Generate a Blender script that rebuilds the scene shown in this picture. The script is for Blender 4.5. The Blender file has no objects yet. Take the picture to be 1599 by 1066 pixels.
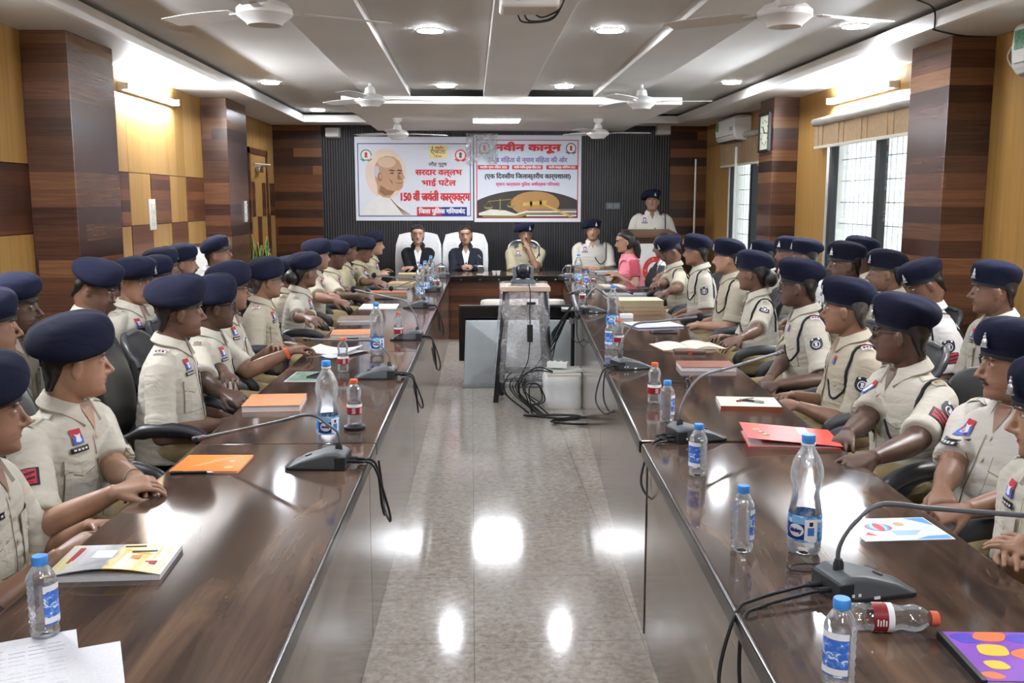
import bpy, bmesh, math, random
import numpy as np
from mathutils import Vector, Matrix
from mathutils.bvhtree import BVHTree
random.seed(7); RNG = np.random.default_rng(7)
SC = bpy.context.scene; COL = SC.collection
PI = math.pi; R = math.radians

# ------------------------------------------------------------------ camera, sky, exposure
FPX = 1500.0; EYE = 1.62
PITCH = math.atan(221/FPX); YAW = math.atan(63/FPX*math.cos(PITCH))
FW = np.array([math.sin(YAW)*math.cos(PITCH), math.cos(YAW)*math.cos(PITCH), -math.sin(PITCH)])
RT = np.array([math.cos(YAW), -math.sin(YAW), 0.0]); UP = np.cross(RT, FW)
cam = bpy.data.cameras.new('camera'); cam_o = bpy.data.objects.new('camera', cam); COL.objects.link(cam_o)
cam.sensor_width = 36; cam.lens = FPX/1599*36; cam.clip_start = .05
cam_o.matrix_world = Matrix([[RT[0],UP[0],-FW[0],0],[RT[1],UP[1],-FW[1],0],[RT[2],UP[2],-FW[2],EYE],[0,0,0,1]])
SC.camera = cam_o
W = bpy.data.worlds.new('sky'); SC.world = W; W.use_nodes = True
_n = W.node_tree.nodes; _t = _n.new('ShaderNodeTexNoise'); _r = _n.new('ShaderNodeValToRGB'); _t.inputs['Scale'].default_value = 7; _t.inputs['Detail'].default_value = 3
_r.color_ramp.elements[0].position = .38; _r.color_ramp.elements[0].color = (.72,.80,.78,1); _r.color_ramp.elements[1].position = .62; _r.color_ramp.elements[1].color = (.92,.97,1,1)
W.node_tree.links.new(_t.outputs[0], _r.inputs[0]); W.node_tree.links.new(_r.outputs[0], _n['Background'].inputs[0])
_n['Background'].inputs[1].default_value = 1.05
SC.view_settings.view_transform = 'Standard'; SC.view_settings.look = 'None'
SC.view_settings.gamma = 1; SC.view_settings.use_curve_mapping = False
SC.view_settings.exposure = 1.27
SC.cycles.max_bounces = 10; SC.cycles.diffuse_bounces = 4; SC.cycles.glossy_bounces = 4
SC.cycles.transmission_bounces = 8; SC.cycles.transparent_max_bounces = 12
SC.cycles.sample_clamp_indirect = 6; SC.cycles.caustics_reflective = False; SC.cycles.caustics_refractive = False
LAMP = 88.0; TUBE = 190.0; PANEL = 26.0                 # radiance of downlights, tubes and panel lights

# a line of sight met with a level plane, or with a plane across or along the room
def sight(x, y): return FW*FPX + RT*(x-799.5) - UP*(y-533)
def onz(x, y, z): d = sight(x, y); return np.array([0,0,EYE]) + d*((z-EYE)/d[2])
def onx(x, y, X): d = sight(x, y); return np.array([0,0,EYE]) + d*(X/d[0])
def ony(x, y, Y): d = sight(x, y); return np.array([0,0,EYE]) + d*(Y/d[1])

# ------------------------------------------------------------------ mesh helpers
class G:
    def __init__(s): s.V = []; s.F = []; s.M = []
    def add(s, V, F, m=0):
        n = len(s.V); s.V += [tuple(map(float, v)) for v in V]
        for f in F: s.F.append(tuple(i+n for i in f)); s.M.append(m)
        return s
    def box(s, x0, x1, y0, y1, z0, z1, m=0, T=None):
        V = [(x,y,z) for z in (z0,z1) for y in (y0,y1) for x in (x0,x1)]
        if T is not None: V = [T @ Vector(v) for v in V]
        return s.add(V, [(0,2,3,1),(4,5,7,6),(0,1,5,4),(2,6,7,3),(0,4,6,2),(1,3,7,5)], m)
    def loft(s, rings, m=0, caps=True, T=None):
        k = len(rings); n = len(rings[0]); V = [v for r in rings for v in r]
        if T is not None: V = [T @ Vector(v) for v in V]
        F = [(i*n+j, i*n+(j+1)%n, (i+1)*n+(j+1)%n, (i+1)*n+j) for i in range(k-1) for j in range(n)]
        if caps: F += [tuple(range(n-1,-1,-1)), tuple(range((k-1)*n, k*n))]
        return s.add(V, F, m)
    def tube(s, pts, r, n=8, m=0, flat=1.0, T=None):
        pts = [Vector(p) for p in pts]; k = len(pts); rr = r if hasattr(r,'__len__') else [r]*k
        rings = []; u = None
        for i, p in enumerate(pts):
            t = (pts[min(i+1,k-1)] - pts[max(i-1,0)])
            t = t.normalized() if t.length > 1e-9 else Vector((0,0,1))
            if u is None:
                a = Vector((0,0,1)) if abs(t.z) < .9 else Vector((1,0,0)); u = (a - t*a.dot(t)).normalized()
            else:
                u = u - t*u.dot(t); u = u.normalized() if u.length > 1e-6 else t.orthogonal().normalized()
            v = t.cross(u)
            rings.append([p + (u*math.cos(2*PI*j/n) + v*math.sin(2*PI*j/n)*flat)*rr[i] for j in range(n)])
        return s.loft(rings, m, T=T)
    def lathe(s, prof, n=24, m=0, T=None, caps=True, fn=None):
        rings = [[(r*math.cos(2*PI*j/n)*(fn(j/n,z) if fn else 1), r*math.sin(2*PI*j/n)*(fn(j/n,z) if fn else 1), z) for j in range(n)] for r, z in prof]
        return s.loft(rings, m, caps=caps, T=T)
    def prism(s, poly, z0, z1, m=0, T=None):
        n = len(poly); return s.loft([[(x,y,z0) for x,y in poly], [(x,y,z1) for x,y in poly]], m, T=T)
    def ell(s, c, r, m=0, n=14, T=None):
        rings = []
        for i in range(1, n//2):
            a = PI*i/(n//2) - PI/2
            rings.append([(c[0]+r[0]*math.cos(a)*math.cos(2*PI*j/n), c[1]+r[1]*math.cos(a)*math.sin(2*PI*j/n), c[2]+r[2]*math.sin(a)) for j in range(n)])
        return s.loft(rings, m, T=T)
    def mesh(s, name):
        me = bpy.data.meshes.new(name); me.from_pydata(s.V, [], s.F); me.update()
        if any(s.M): me.polygons.foreach_set('material_index', s.M)
        return me
def spline(pts, n=8):
    P = [np.array(p, float) for p in pts]; P = [2*P[0]-P[1]] + P + [2*P[-1]-P[-2]]; out = []
    for i in range(1, len(P)-2):
        a, b, c, d = P[i-1:i+3]
        for j in range(n):
            t = j/n; out.append(.5*(2*b + (c-a)*t + (2*a-5*b+4*c-d)*t*t + (3*b-a-3*c+d)*t**3))
    return out + [P[-2]]
def ob(name, g, mats, parent=None, loc=None, rz=0, bev=0, smooth=0, rot=None, seg=2):
    me = g.mesh(name) if isinstance(g, G) else g
    if isinstance(g, G):
        for m in (mats if isinstance(mats, (list,tuple)) else [mats]): me.materials.append(m)
        if smooth:
            bm = bmesh.new(); bm.from_mesh(me); bmesh.ops.recalc_face_normals(bm, faces=bm.faces); bm.to_mesh(me); bm.free()
            me.shade_smooth(); me.set_sharp_from_angle(angle=R(smooth))
    o = bpy.data.objects.new(name, me); COL.objects.link(o)
    if parent is not None: o.parent = parent
    if loc is not None: o.location = loc
    if rot is not None: o.rotation_euler = rot
    elif rz: o.rotation_euler = (0,0,rz)
    if bev:
        b = o.modifiers.new('bevel','BEVEL'); b.width = bev; b.segments = seg; b.limit_method = 'ANGLE'
    return o
def empty(name, loc=(0,0,0), rz=0, parent=None):
    o = bpy.data.objects.new(name, None); COL.objects.link(o); o.location = loc; o.rotation_euler = (0,0,rz)
    if parent is not None: o.parent = parent
    return o
def tag(o, label=None, cat=None, group=None, kind=None):
    for k, v in (('label',label),('category',cat),('group',group),('kind',kind)):
        if v: o[k] = v
    return o
def kids(o): return [c for c in bpy.data.objects if c.parent == o]
KIDS = {}
def tree(o):
    if o.name not in KIDS: KIDS[o.name] = [(c, [d for d in kids(c)]) for c in kids(o)]
    return KIDS[o.name]
def dup(root, loc, rz=0, label=None, group=None, rot=None):
    r = root.copy(); COL.objects.link(r); r.location = loc; r.rotation_euler = rot or (0,0,rz)
    if label: r['label'] = label
    if group: r['group'] = group
    for c, ds in tree(root):
        c2 = c.copy(); COL.objects.link(c2); c2.parent = r
        for d in ds: d2 = d.copy(); COL.objects.link(d2); d2.parent = c2
    return r

# ------------------------------------------------------------------ materials
def lin(h):
    if isinstance(h, str):
        h = [int(h[i:i+2],16)/255 for i in (0,2,4)]
        return tuple(c/12.92 if c <= .04045 else ((c+.055)/1.055)**2.4 for c in h) + (1,)
    return tuple(h) + (1,) if len(h) == 3 else h
class NT:
    def __init__(s, name):
        s.m = bpy.data.materials.new(name); s.m.use_nodes = True; s.t = s.m.node_tree
        s.b = s.t.nodes['Principled BSDF']; s.out = s.t.nodes['Material Output']
    def n(s, typ, ins=None, **kw):
        nd = s.t.nodes.new('ShaderNode'+typ)
        for k, v in kw.items(): setattr(nd, k, v)
        for k, v in (ins or {}).items(): s.set(nd.inputs[k], v)
        return nd
    def set(s, sock, v):
        if hasattr(v, 'node'): s.t.links.new(v, sock)
        elif isinstance(v, bpy.types.Node): s.t.links.new(v.outputs[0], sock)
        else: sock.default_value = v
    def math(s, op, a, b=None, c=None):
        nd = s.n('Math', operation=op); s.set(nd.inputs[0], a)
        if b is not None: s.set(nd.inputs[1], b)
        if c is not None: s.set(nd.inputs[2], c)
        return nd.outputs[0]
    def ramp(s, fac, stops, interp='LINEAR'):
        nd = s.n('ValToRGB'); e = nd.color_ramp.elements; nd.color_ramp.interpolation = interp
        while len(e) < len(stops): e.new(.5)
        for i, (p, c) in enumerate(stops): e[i].position = p; e[i].color = lin(c)
        s.set(nd.inputs[0], fac); return nd.outputs[0]
    def coord(s, scale=(1,1,1), kind='Object', rot=(0,0,0)):
        tc = s.n('TexCoord'); mp = s.n('Mapping'); mp.inputs['Scale'].default_value = scale; mp.inputs['Rotation'].default_value = rot
        if kind == 'World': s.set(mp.inputs[0], s.n('NewGeometry').outputs['Position'])
        else: s.set(mp.inputs[0], tc.outputs[kind])
        return mp.outputs[0]
    def noise(s, co, scale, detail=3, rough=.5, dist=0):
        return s.n('TexNoise', {'Vector':co,'Scale':scale,'Detail':detail,'Roughness':rough,'Distortion':dist}).outputs[0]
    def bump(s, h, st, d=.01):
        nd = s.n('Bump', {'Strength':st,'Distance':d,'Height':h}); s.set(s.b.inputs['Normal'], nd.outputs[0]); return nd
    def P(s, **kw):
        names = dict(color='Base Color', rough='Roughness', metal='Metallic', spec='Specular IOR Level', trans='Transmission Weight', ior='IOR',
                     coat='Coat Weight', crough='Coat Roughness', sheen='Sheen Weight', alpha='Alpha', sss='Subsurface Weight')
        for k, v in kw.items(): s.set(s.b.inputs[names[k]], lin(v) if k == 'color' and not hasattr(v,'node') else v)
        return s
MATS = {}
def mat(name, color, rough=.5, var=.12, scale=9, metal=0, bump=0, bscale=60, **kw):
    """a plain surface whose colour drifts a little with procedural noise"""
    if name in MATS: return MATS[name]
    t = NT(name); c = lin(color); co = t.coord(); nz = t.noise(co, scale)
    lo = tuple(max(0,x*(1-var)) for x in c[:3]); hi = tuple(min(1,x*(1+var)) for x in c[:3])
    t.P(color=t.ramp(nz, [(.3,lo),(.7,hi)]), rough=rough, metal=metal, **kw)
    if bump: t.bump(t.noise(co, bscale, 4), bump, .004)
    MATS[name] = t.m; return t.m
def glow(name, color, st):
    t = NT(name); t.P(color=(.9,.9,.9)); t.set(t.b.inputs['Emission Color'], lin(color)); t.set(t.b.inputs['Emission Strength'], st); return t.m
def planks(name, stops, ph=.105, pl=1.5, rough=.35, grain=.5, seam=.3):
    """horizontal boards of mixed tone"""
    t = NT(name); co = t.coord(kind='World'); sp = t.n('SeparateXYZ', {0:co})
    u = t.math('ADD', sp.outputs[0], sp.outputs[1]); z = sp.outputs[2]
    row = t.math('FLOOR', t.math('DIVIDE', z, ph))
    wn = t.n('TexWhiteNoise', noise_dimensions='1D'); t.set(wn.inputs['W'], row)
    uu = t.math('ADD', t.math('DIVIDE', u, pl), t.math('MULTIPLY', wn.outputs[0], 7.0)); cell = t.math('FLOOR', uu)
    cv = t.n('CombineXYZ', {0:row, 1:cell}); w2 = t.n('TexWhiteNoise', {'Vector':cv}, noise_dimensions='2D')
    gv = t.n('CombineXYZ', {0:t.math('MULTIPLY',u,1.6), 1:t.math('MULTIPLY',w2.outputs[0],20.0), 2:t.math('MULTIPLY',z,45.0)})
    gr = t.noise(gv.outputs[0], 1.5, 5, .62, .6)
    f = t.math('ADD', t.math('MULTIPLY', w2.outputs[0], 1-grain), t.math('MULTIPLY', gr, grain))
    fz = t.math('FRACT', t.math('DIVIDE', z, ph)); line = t.math('LESS_THAN', fz, .035)
    c = t.ramp(f, stops); mx = t.n('Mix', data_type='RGBA'); mx.blend_type = 'MULTIPLY'
    t.set(mx.inputs[0], t.math('MULTIPLY', line, seam)); t.set(mx.inputs[6], c); mx.inputs[7].default_value = (.1,.07,.05,1)
    t.P(color=mx.outputs[2], rough=rough); t.bump(gr, .05, .002); return t.m
def veneer(name, a, b, c, vert=True, rough=.4, board=0):
    t = NT(name); co = t.coord(kind='World'); sp = t.n('SeparateXYZ', {0:co}); u = t.math('ADD', sp.outputs[0], sp.outputs[1])
    gv = t.n('CombineXYZ', {0:t.math('MULTIPLY',u,38.0), 1:0.0, 2:t.math('MULTIPLY',sp.outputs[2],1.1)})
    g1 = t.noise(gv.outputs[0], 1.0, 5, .6, .4)
    w = t.n('TexWhiteNoise', noise_dimensions='1D'); t.set(w.inputs['W'], t.math('FLOOR', t.math('DIVIDE', u, board or .42)))
    f = t.math('ADD', t.math('MULTIPLY', g1, .75), t.math('MULTIPLY', w.outputs[0], .25))
    col = t.ramp(f, [(.3,a),(.52,b),(.75,c)])
    if board:
        fu = t.math('FRACT', t.math('DIVIDE', u, board)); mx = t.n('Mix', data_type='RGBA'); mx.blend_type = 'MULTIPLY'
        t.set(mx.inputs[0], t.math('MULTIPLY', t.math('LESS_THAN', fu, .012), .6)); t.set(mx.inputs[6], col); mx.inputs[7].default_value = (.2,.13,.06,1); col = mx.outputs[2]
    t.P(color=col, rough=rough); return t.m
M_planks = planks('wood_planks', [(.25,'2f1a12'),(.42,'4a2d1c'),(.58,'613a21'),(.78,'7d5230')], .115, 9)
M_pillar = planks('pillar_planks', [(.25,'35211a'),(.42,'4c3126'),(.6,'5f3f2d'),(.8,'7a563a')], .105, 9, rough=.25)
M_dark = planks('dark_planks', [(.25,'3a2016'),(.5,'58321f'),(.8,'77492b')], .085, 3, rough=.35, seam=.8)
M_ochre = veneer('ochre_veneer', '97713c', 'a8824a', 'b6925a')
M_ochre2 = veneer('ochre_veneer_boards', '957038', 'a67f44', 'b48f56', board=.31)
def table_wood(name, rough=.1, c4=('302826','473a33','5d4a3e','7a624f')):
    t = NT(name); co = t.coord((5.5,.75,5.5)); n1 = t.noise(co, 2.0, 4, .55, .7); n2 = t.noise(t.coord((34,1.2,34)), 2.0, 3, .5, .2)
    f = t.math('ADD', t.math('MULTIPLY', n1, .84), t.math('MULTIPLY', n2, .16))
    t.P(color=t.ramp(f, [(.30,c4[0]),(.45,c4[1]),(.58,c4[2]),(.76,c4[3])]), rough=rough, spec=.5)
    return t.m
M_top = table_wood('dark_laminate', .085)
M_panel = table_wood('panel_laminate_floor_sheen', .14, ('4d443c','655a50','796c60','8e8071'))  # lighter copy of the top laminate: the floor's reflection put into the colour
M_edge = mat('black_edge_band', '17130f', .22)
def floor_mat():
    t = NT('terrazzo_floor'); co = t.coord(kind='World'); sp = t.n('SeparateXYZ', {0:co})
    big = t.noise(co, 1.3, 3); sm = t.noise(co, 30, 4, .6, .4)
    vor = t.n('TexVoronoi', {'Vector':co,'Scale':55.0}); spk = t.noise(co, 95, 2)
    f = t.math('ADD', t.math('MULTIPLY', sm, .6), t.math('ADD', t.math('MULTIPLY', big, .3), t.math('MULTIPLY', vor.outputs['Color'], .16)))
    c = t.ramp(f, [(.36,'9b9286'),(.52,'b6ada2'),(.68,'c8c1b6')])
    dk = t.n('Mix', data_type='RGBA'); t.set(dk.inputs[0], t.math('MULTIPLY', t.math('GREATER_THAN', spk, .69), .55)); t.set(dk.inputs[6], c); dk.inputs[7].default_value = lin('5f5140')
    T = .627
    jx = t.math('LESS_THAN', t.math('ABSOLUTE', t.math('SUBTRACT', t.math('FRACT', t.math('ADD', t.math('DIVIDE', sp.outputs[0], T), 100.5)), .5)), .003)
    jy = t.math('LESS_THAN', t.math('ABSOLUTE', t.math('SUBTRACT', t.math('FRACT', t.math('ADD', t.math('DIVIDE', t.math('SUBTRACT', sp.outputs[1], 4.609), T), 100.5)), .5)), .003)
    j = t.n('Mix', data_type='RGBA'); t.set(j.inputs[0], t.math('MULTIPLY', t.math('MAXIMUM', jx, jy), .6)); t.set(j.inputs[6], dk.outputs[2]); j.inputs[7].default_value = lin('6d614f')
    t.P(color=j.outputs[2], rough=.1, spec=.5); return t.m
M_floor = floor_mat()
M_ceil = mat('ceiling_paint', 'd8d7d4', .6, .03, 2)
M_beam = mat('beam_paint', 'eceae5', .55, .02, 2)
M_white = mat('white_plastic', 'e6e6e2', .35, .03)
M_offw = mat('ivory_plastic', 'd8d4c6', .4, .04)
M_black = mat('black_plastic', '15161a', .4)
M_rub = mat('black_cable', '101114', .5)
M_steel = mat('brushed_steel', 'b9bbbd', .3, metal=1)
M_alu = mat('dark_aluminium', '2a2b2d', .4, metal=.3)
M_grille = mat('grille_paint', 'eef2f3', .5)
M_down = glow('downlight_glow', (.93,.98,1.06), LAMP); M_tube = glow('tube_glow', (.93,.98,1.06), TUBE); M_led = glow('panel_glow', (.95,.99,1.05), PANEL)
def glass_pane():
    t = NT('window_glass'); tr = t.n('BsdfTransparent', {0:(.96,.98,.98,1)}); gl = t.n('BsdfGlossy', {0:(1,1,1,1),'Roughness':.02})
    mx = t.n('MixShader', {0:t.math('MULTIPLY', t.n('LayerWeight', {0:.25}).outputs['Fresnel'], .2),1:tr.outputs[0],2:gl.outputs[0]}); t.set(t.out.inputs[0], mx.outputs[0]); return t.m
M_glass = glass_pane()

# ------------------------------------------------------------------ room shell
XL, XR, YF, YB, ZC, ZT = -2.63, 3.18, -3.4, 13.1, 2.60, 2.70
def struct(name, g, mats, **k): return tag(ob(name, g, mats, **k), kind='structure')
struct('floor', G().box(XL-.2, XR+.2, YF-.2, YB+.2, -.1, 0), M_floor)
# left wall: ochre veneer with a chequer of dark boarded panels
g = G(); ys = [YF, .2, 2.2, 4.3, 7.40, 7.60, 8.10, 8.61, 9.09, 11.0, 11.9, 12.3, 12.8, YB]
zs = [0, .86, 1.42, 1.83, ZT]
dark = {(0,2),(1,2),(2,2),(3,2),(4,2),(5,1),(6,2),(7,1),(8,2),(10,2),(11,1),(12,2),(2,0),(0,0)}
for i in range(len(ys)-1):
    for j in range(len(zs)-1):
        m = 1 if (i,j) in dark else (2 if i % 2 else 0)
        d = .0 if m != 1 else .004
        g.box(XL-.08, XL-.001+d, ys[i]+.003, ys[i+1]-.003, zs[j]+.003, zs[j+1]-.003, m)
g.box(XL-.2, XL-.01, YF-.2, YB+.2, 0, ZT, 3)
struct('wall_left', g, [M_ochre, M_dark, M_ochre2, mat('groove_shadow','2a1a10',.7)])
# right wall with two window openings
WIN = [(6.5, 8.62, .85, 2.16), (10.1, 11.94, .85, 2.10)]
g = G(); e = [YF-.2, WIN[0][0], WIN[0][1], WIN[1][0], WIN[1][1], YB+.2]
for i in range(5):
    if i in (1,3):
        w = WIN[(i-1)//2]; g.box(XR, XR+.2, e[i], e[i+1], 0, w[2]); g.box(XR, XR+.2, e[i], e[i+1], w[3], ZT)
    else: g.box(XR, XR+.2, e[i], e[i+1], 0, ZT)
struct('wall_right', g, M_ochre2)
g = G(); bx = (-1.99, 2.68)
g.box(XL, bx[0], YB, YB+.2, 0, ZT); g.box(bx[1], XR, YB, YB+.2, 0, ZT); struct('wall_back', g, M_planks)
def ribbed():
    t = NT('charcoal_ribbed_board'); co = t.coord(kind='World'); sp = t.n('SeparateXYZ', {0:co})
    s = t.math('SINE', t.math('MULTIPLY', sp.outputs[0], 2*PI/.034)); nz = t.noise(co, 3, 2)
    t.P(color=t.ramp(t.math('ADD', t.math('MULTIPLY',s,.25), t.math('MULTIPLY',nz,.5)), [(.0,'1b1b1e'),(.5,'2c2b2f')]), rough=.5); t.bump(s, .5, .006); return t.m
struct('trim_1', G().box(bx[0], bx[1], YB-.012, YB+.2, 0, ZT), ribbed())
struct('wall_front', G().box(XL-.2, XR+.2, YF-.2, YF, 0, ZT), M_ochre2)
# pillars clad with boards
for i, (x0, x1, y0, y1) in enumerate([(XL,-2.36,5.91,6.64),(XL,-2.38,9.68,10.5),(2.905,XR,5.89,6.42),(2.93,XR,9.41,9.86),(XL,-2.36,1.6,2.3),(2.905,XR,1.7,2.25)]):
    struct(f'trim_{i+2}', G().box(x0, x1, y0, y1, 0, ZC+.05), M_pillar, bev=.004)
struct('baseboard_left', G().box(XL, XL+.015, YF, YB, 0, .1), M_dark)
struct('baseboard_right', G().box(XR-.015, XR, YF, YB, 0, .1), M_dark)
# ceiling: flat border, raised tray, dropped slabs and a cross beam
g = G(); bxl, bxr, byb, byf = -2.12, 2.66, 12.55, -2.4
g.box(XL-.2, bxl, YF-.2, YB+.2, ZC, ZC+.045); g.box(bxr, XR+.2, YF-.2, YB+.2, ZC, ZC+.045)
g.box(bxl, bxr, byb, YB+.2, ZC, ZC+.045); g.box(bxl, bxr, YF-.2, byf, ZC, ZC+.045)
g.box(XL-.2, XR+.2, YF-.2, YB+.2, ZT+.015, ZT+.2)
struct('ceiling', g, M_ceil)
g = G()                                                # upstand just inside the border, leaving a shadow gap under the tray
for a in ((bxl-.03,bxl+.004,byf,byb-.004),(bxr-.004,bxr+.03,byf,byb-.004),(bxl-.03,bxr+.03,byb-.004,byb+.03)): g.box(*a, ZC-.003, ZC+.085)
struct('trim_8', g, M_beam)
g = G()
for a in ((-1.0,-.58),(.12,.54),(1.18,1.57)): g.box(a[0], a[1], -1.8, 9.5, 2.60, 2.70)
g.box(-.58, 1.18, -1.8, 9.5, 2.665, 2.70)
struct('trim_9', g, M_ceil, bev=.003)
struct('trim_10', G().box(-1.24, 2.04, 9.45, YB-.013, 2.53, 2.60), M_beam, bev=.003)
# windows
for i, (y0, y1, z0, z1) in enumerate(WIN):
    w = empty(f'window_{i+1}', (XR, (y0+y1)/2, z0)); tag(w, kind='structure'); hw = (y1-y0)/2; h = z1-z0; ym = hw-1.02 if i == 0 else .05
    g = G(); t = .05
    g.box(.02,.09,-hw,hw,0,t); g.box(.02,.09,-hw,hw,h-t,h); g.box(.02,.09,-hw,-hw+t,t,h-t); g.box(.02,.09,hw-t,hw,t,h-t); g.box(.03,.1,ym-.045,ym+.045,t,h-t)
    ob('window_frame', g, M_alu, w, bev=.004)
    ob('window_glass', G().box(.05,.056,-hw+t,hw-t,t,h-t), M_glass, w)
    g = G(); n = int(2*hw/.10)
    for k in range(1, n): y = -hw+2*hw*k/n; g.box(.14,.150,y-.004,y+.004,0,h)
    for k in range(1, 7): z = h*k/7; g.box(.139,.152,-hw,hw,z-.0045,z+.0045)
    ob('window_grille', g, M_grille, w)
    g = G().box(-.001,.2,hw-.004,hw,0,h).box(-.001,.2,-hw,-hw+.004,0,h).box(-.001,.2,-hw,hw,h-.004,h); ob('window_reveal', g, M_beam, w)
    ob('window_sill', G().box(-.03,.2,-hw-.03,hw+.03,-.03,0), mat('sill_stone','8d8478',.3), w, bev=.004)
    # roller blind over it
    bl = empty('roller_blind', (XR-.07, (y0+y1)/2+.06, z1))
    tag(bl, ['beige roller blind rolled up over the large window between the wood pillars','beige roller blind over the narrow far window under the air conditioner'][i], 'blind', 'roller blinds on the right wall')
    bh = hw+.10; rz = .15 if i == 0 else .25
    ob('roller', G().tube([(0,-bh,rz),(0,bh,rz)], .035, 14), mat('blind_roller','a9a69b',.4), bl, smooth=40)
    g = G()
    for k in range(24):
        a, b = -bh+2*bh*k/24, -bh+2*bh*(k+1)/24; o = .006*math.sin(k*1.3)
        g.box(.008+o,.014+o,a,b,-.06,rz-.02)
    ob('blind_fabric', g, mat('blind_fabric','a58b6b',.8,.1,30), bl)
    ob('bottom_bar', G().box(.0,.024,-bh,bh,-.085,-.06), M_offw, bl, bev=.004)
# door on the left wall near the far corner
d = tag(empty('door_1', (XL, 11.95, 0)), kind='structure')
ob('door_leaf', G().box(.005,.04,-.45,.45,.01,2.16), M_ochre, d, bev=.003)
g = G().box(.0,.055,-.52,-.45,0,2.23).box(.0,.055,.45,.52,0,2.23).box(.0,.055,-.52,.52,2.16,2.23); ob('door_frame', g, M_dark, d)
g = G()
for y0,y1,z0,z1 in ((-.36,-.2,1.42,1.83),(-.1,.12,.9,1.42),(.2,.4,1.42,1.83)): g.box(.038,.044,y0,y1,z0,z1)
ob('door_inlay', g, M_dark, d)
ob('door_handle', G().tube([(.045,.38,1.0),(.1,.38,1.0),(.1,.26,1.0)], .01, 8), M_steel, d, smooth=40)
dc = tag(empty('door_closer', (XL+.045, 11.9, 1.98)), 'grey hydraulic door closer with folding arm on the ochre door', 'door closer')
ob('closer_body', G().box(0,.05,-.1,.1,-.03,.03), M_steel, dc, bev=.006)
ob('closer_arm', G().tube([(.04,.05,.04),(.2,-.22,.05)], .01, 6).tube([(.2,-.22,.05),(.05,-.38,.06)], .01, 6), M_steel, dc)
# lamps: round downlights, two wall tubes, two square panels
prof = [(.098,0),(.098,-.006),(.078,-.012),(.074,-.004)]
DL = [(-1.88,9.35,ZT),(-1.88,12.15,ZT),(2.44,9.16,ZT),(2.43,6.2,ZT),(-.25,6.17,2.665),(.86,6.12,2.665),(-.23,9.1,2.665),(.86,9.1,2.665),
      (-.25,3.1,2.665),(.86,3.1,2.665),(-1.88,3.1,ZT),(2.43,3.1,ZT),(-.25,.2,2.665),(.86,.2,2.665),(-1.88,.2,ZT),(2.43,.2,ZT)]
DLL = ['round recessed downlight in the left ceiling border, nearer of two','round downlight deep in the far left corner of the tray','round downlight right of the far right ceiling fan','round downlight at the right edge of the tray, nearest the camera',
       'bright round downlight left of the projector, nearer one','bright round downlight right of the projector, nearer one','bright round downlight left of centre, just before the cross beam','bright round downlight right of centre, just before the cross beam']
for i, (x, y, z) in enumerate(DL):
    l = tag(empty('downlight', (x, y, z)), DLL[i] if i < 8 else 'round downlight in the near ceiling above the camera', 'ceiling light', 'round ceiling downlights')
    zt = .013 if z == ZT else -.002
    ob('trim_ring', G().lathe([(.086,zt),(.086,zt-.008),(.080,zt-.011),(.079,zt-.004)], 28, caps=False), M_white, l, smooth=40)
    ob('diffuser', G().lathe([(.079,zt-.004),(.078,zt-.013)], 28), M_down, l)
def tube_light(x, y0, y1, z, sx, label):
    l = tag(empty('tube_light', (x, (y0+y1)/2, z)), label, 'tube light', 'tube lights on the side walls'); h = (y1-y0)/2
    ob('batten', G().box(min(0,sx*.035),max(0,sx*.035),-h,h,-.03,.03), M_white, l, bev=.005)
    ob('tube', G().tube([(sx*.06,-h+.03,0),(sx*.06,h-.03,0)], .016, 12), M_tube, l)
    ob('end_cap', G().box(min(sx*.03,sx*.08),max(sx*.03,sx*.08),-h,-h+.03,-.025,.025), M_white, l); ob('end_cap', G().box(min(sx*.03,sx*.08),max(sx*.03,sx*.08),h-.03,h,-.025,.025), M_white, l)
tube_light(XL, 7.45, 8.75, 2.46, 1, 'glaring fluorescent tube high on the left wall between the pillars')
tube_light(XR, 7.2, 8.5, 2.47, -1, 'glaring fluorescent tube above the large right window')
for x, y, lab in ((XL,3.3,'fluorescent tube on the near left wall outside the frame'),(XR,3.3,'fluorescent tube on the near right wall outside the frame')): tube_light(x, y, y+1.3, 2.47, 1 if x < 0 else -1, lab)
def led(x, y, z, sx, sy, lab):
    l = tag(empty('panel_light', (x, y, z)), lab, 'ceiling light')
    ob('frame', G().box(-sx-.015,sx+.015,-sy-.015,sy+.015,-.012,0), M_white, l); ob('diffuser', G().box(-sx,sx,-sy,sy,-.016,-.012), M_led, l)
led(.29, 11.3, 2.53, .26, .26, 'square LED panel light in the dropped slab before the banners')
led(.33, -.9, 2.60, .2, .3, 'square LED panel light in the slab above the camera')
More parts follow.
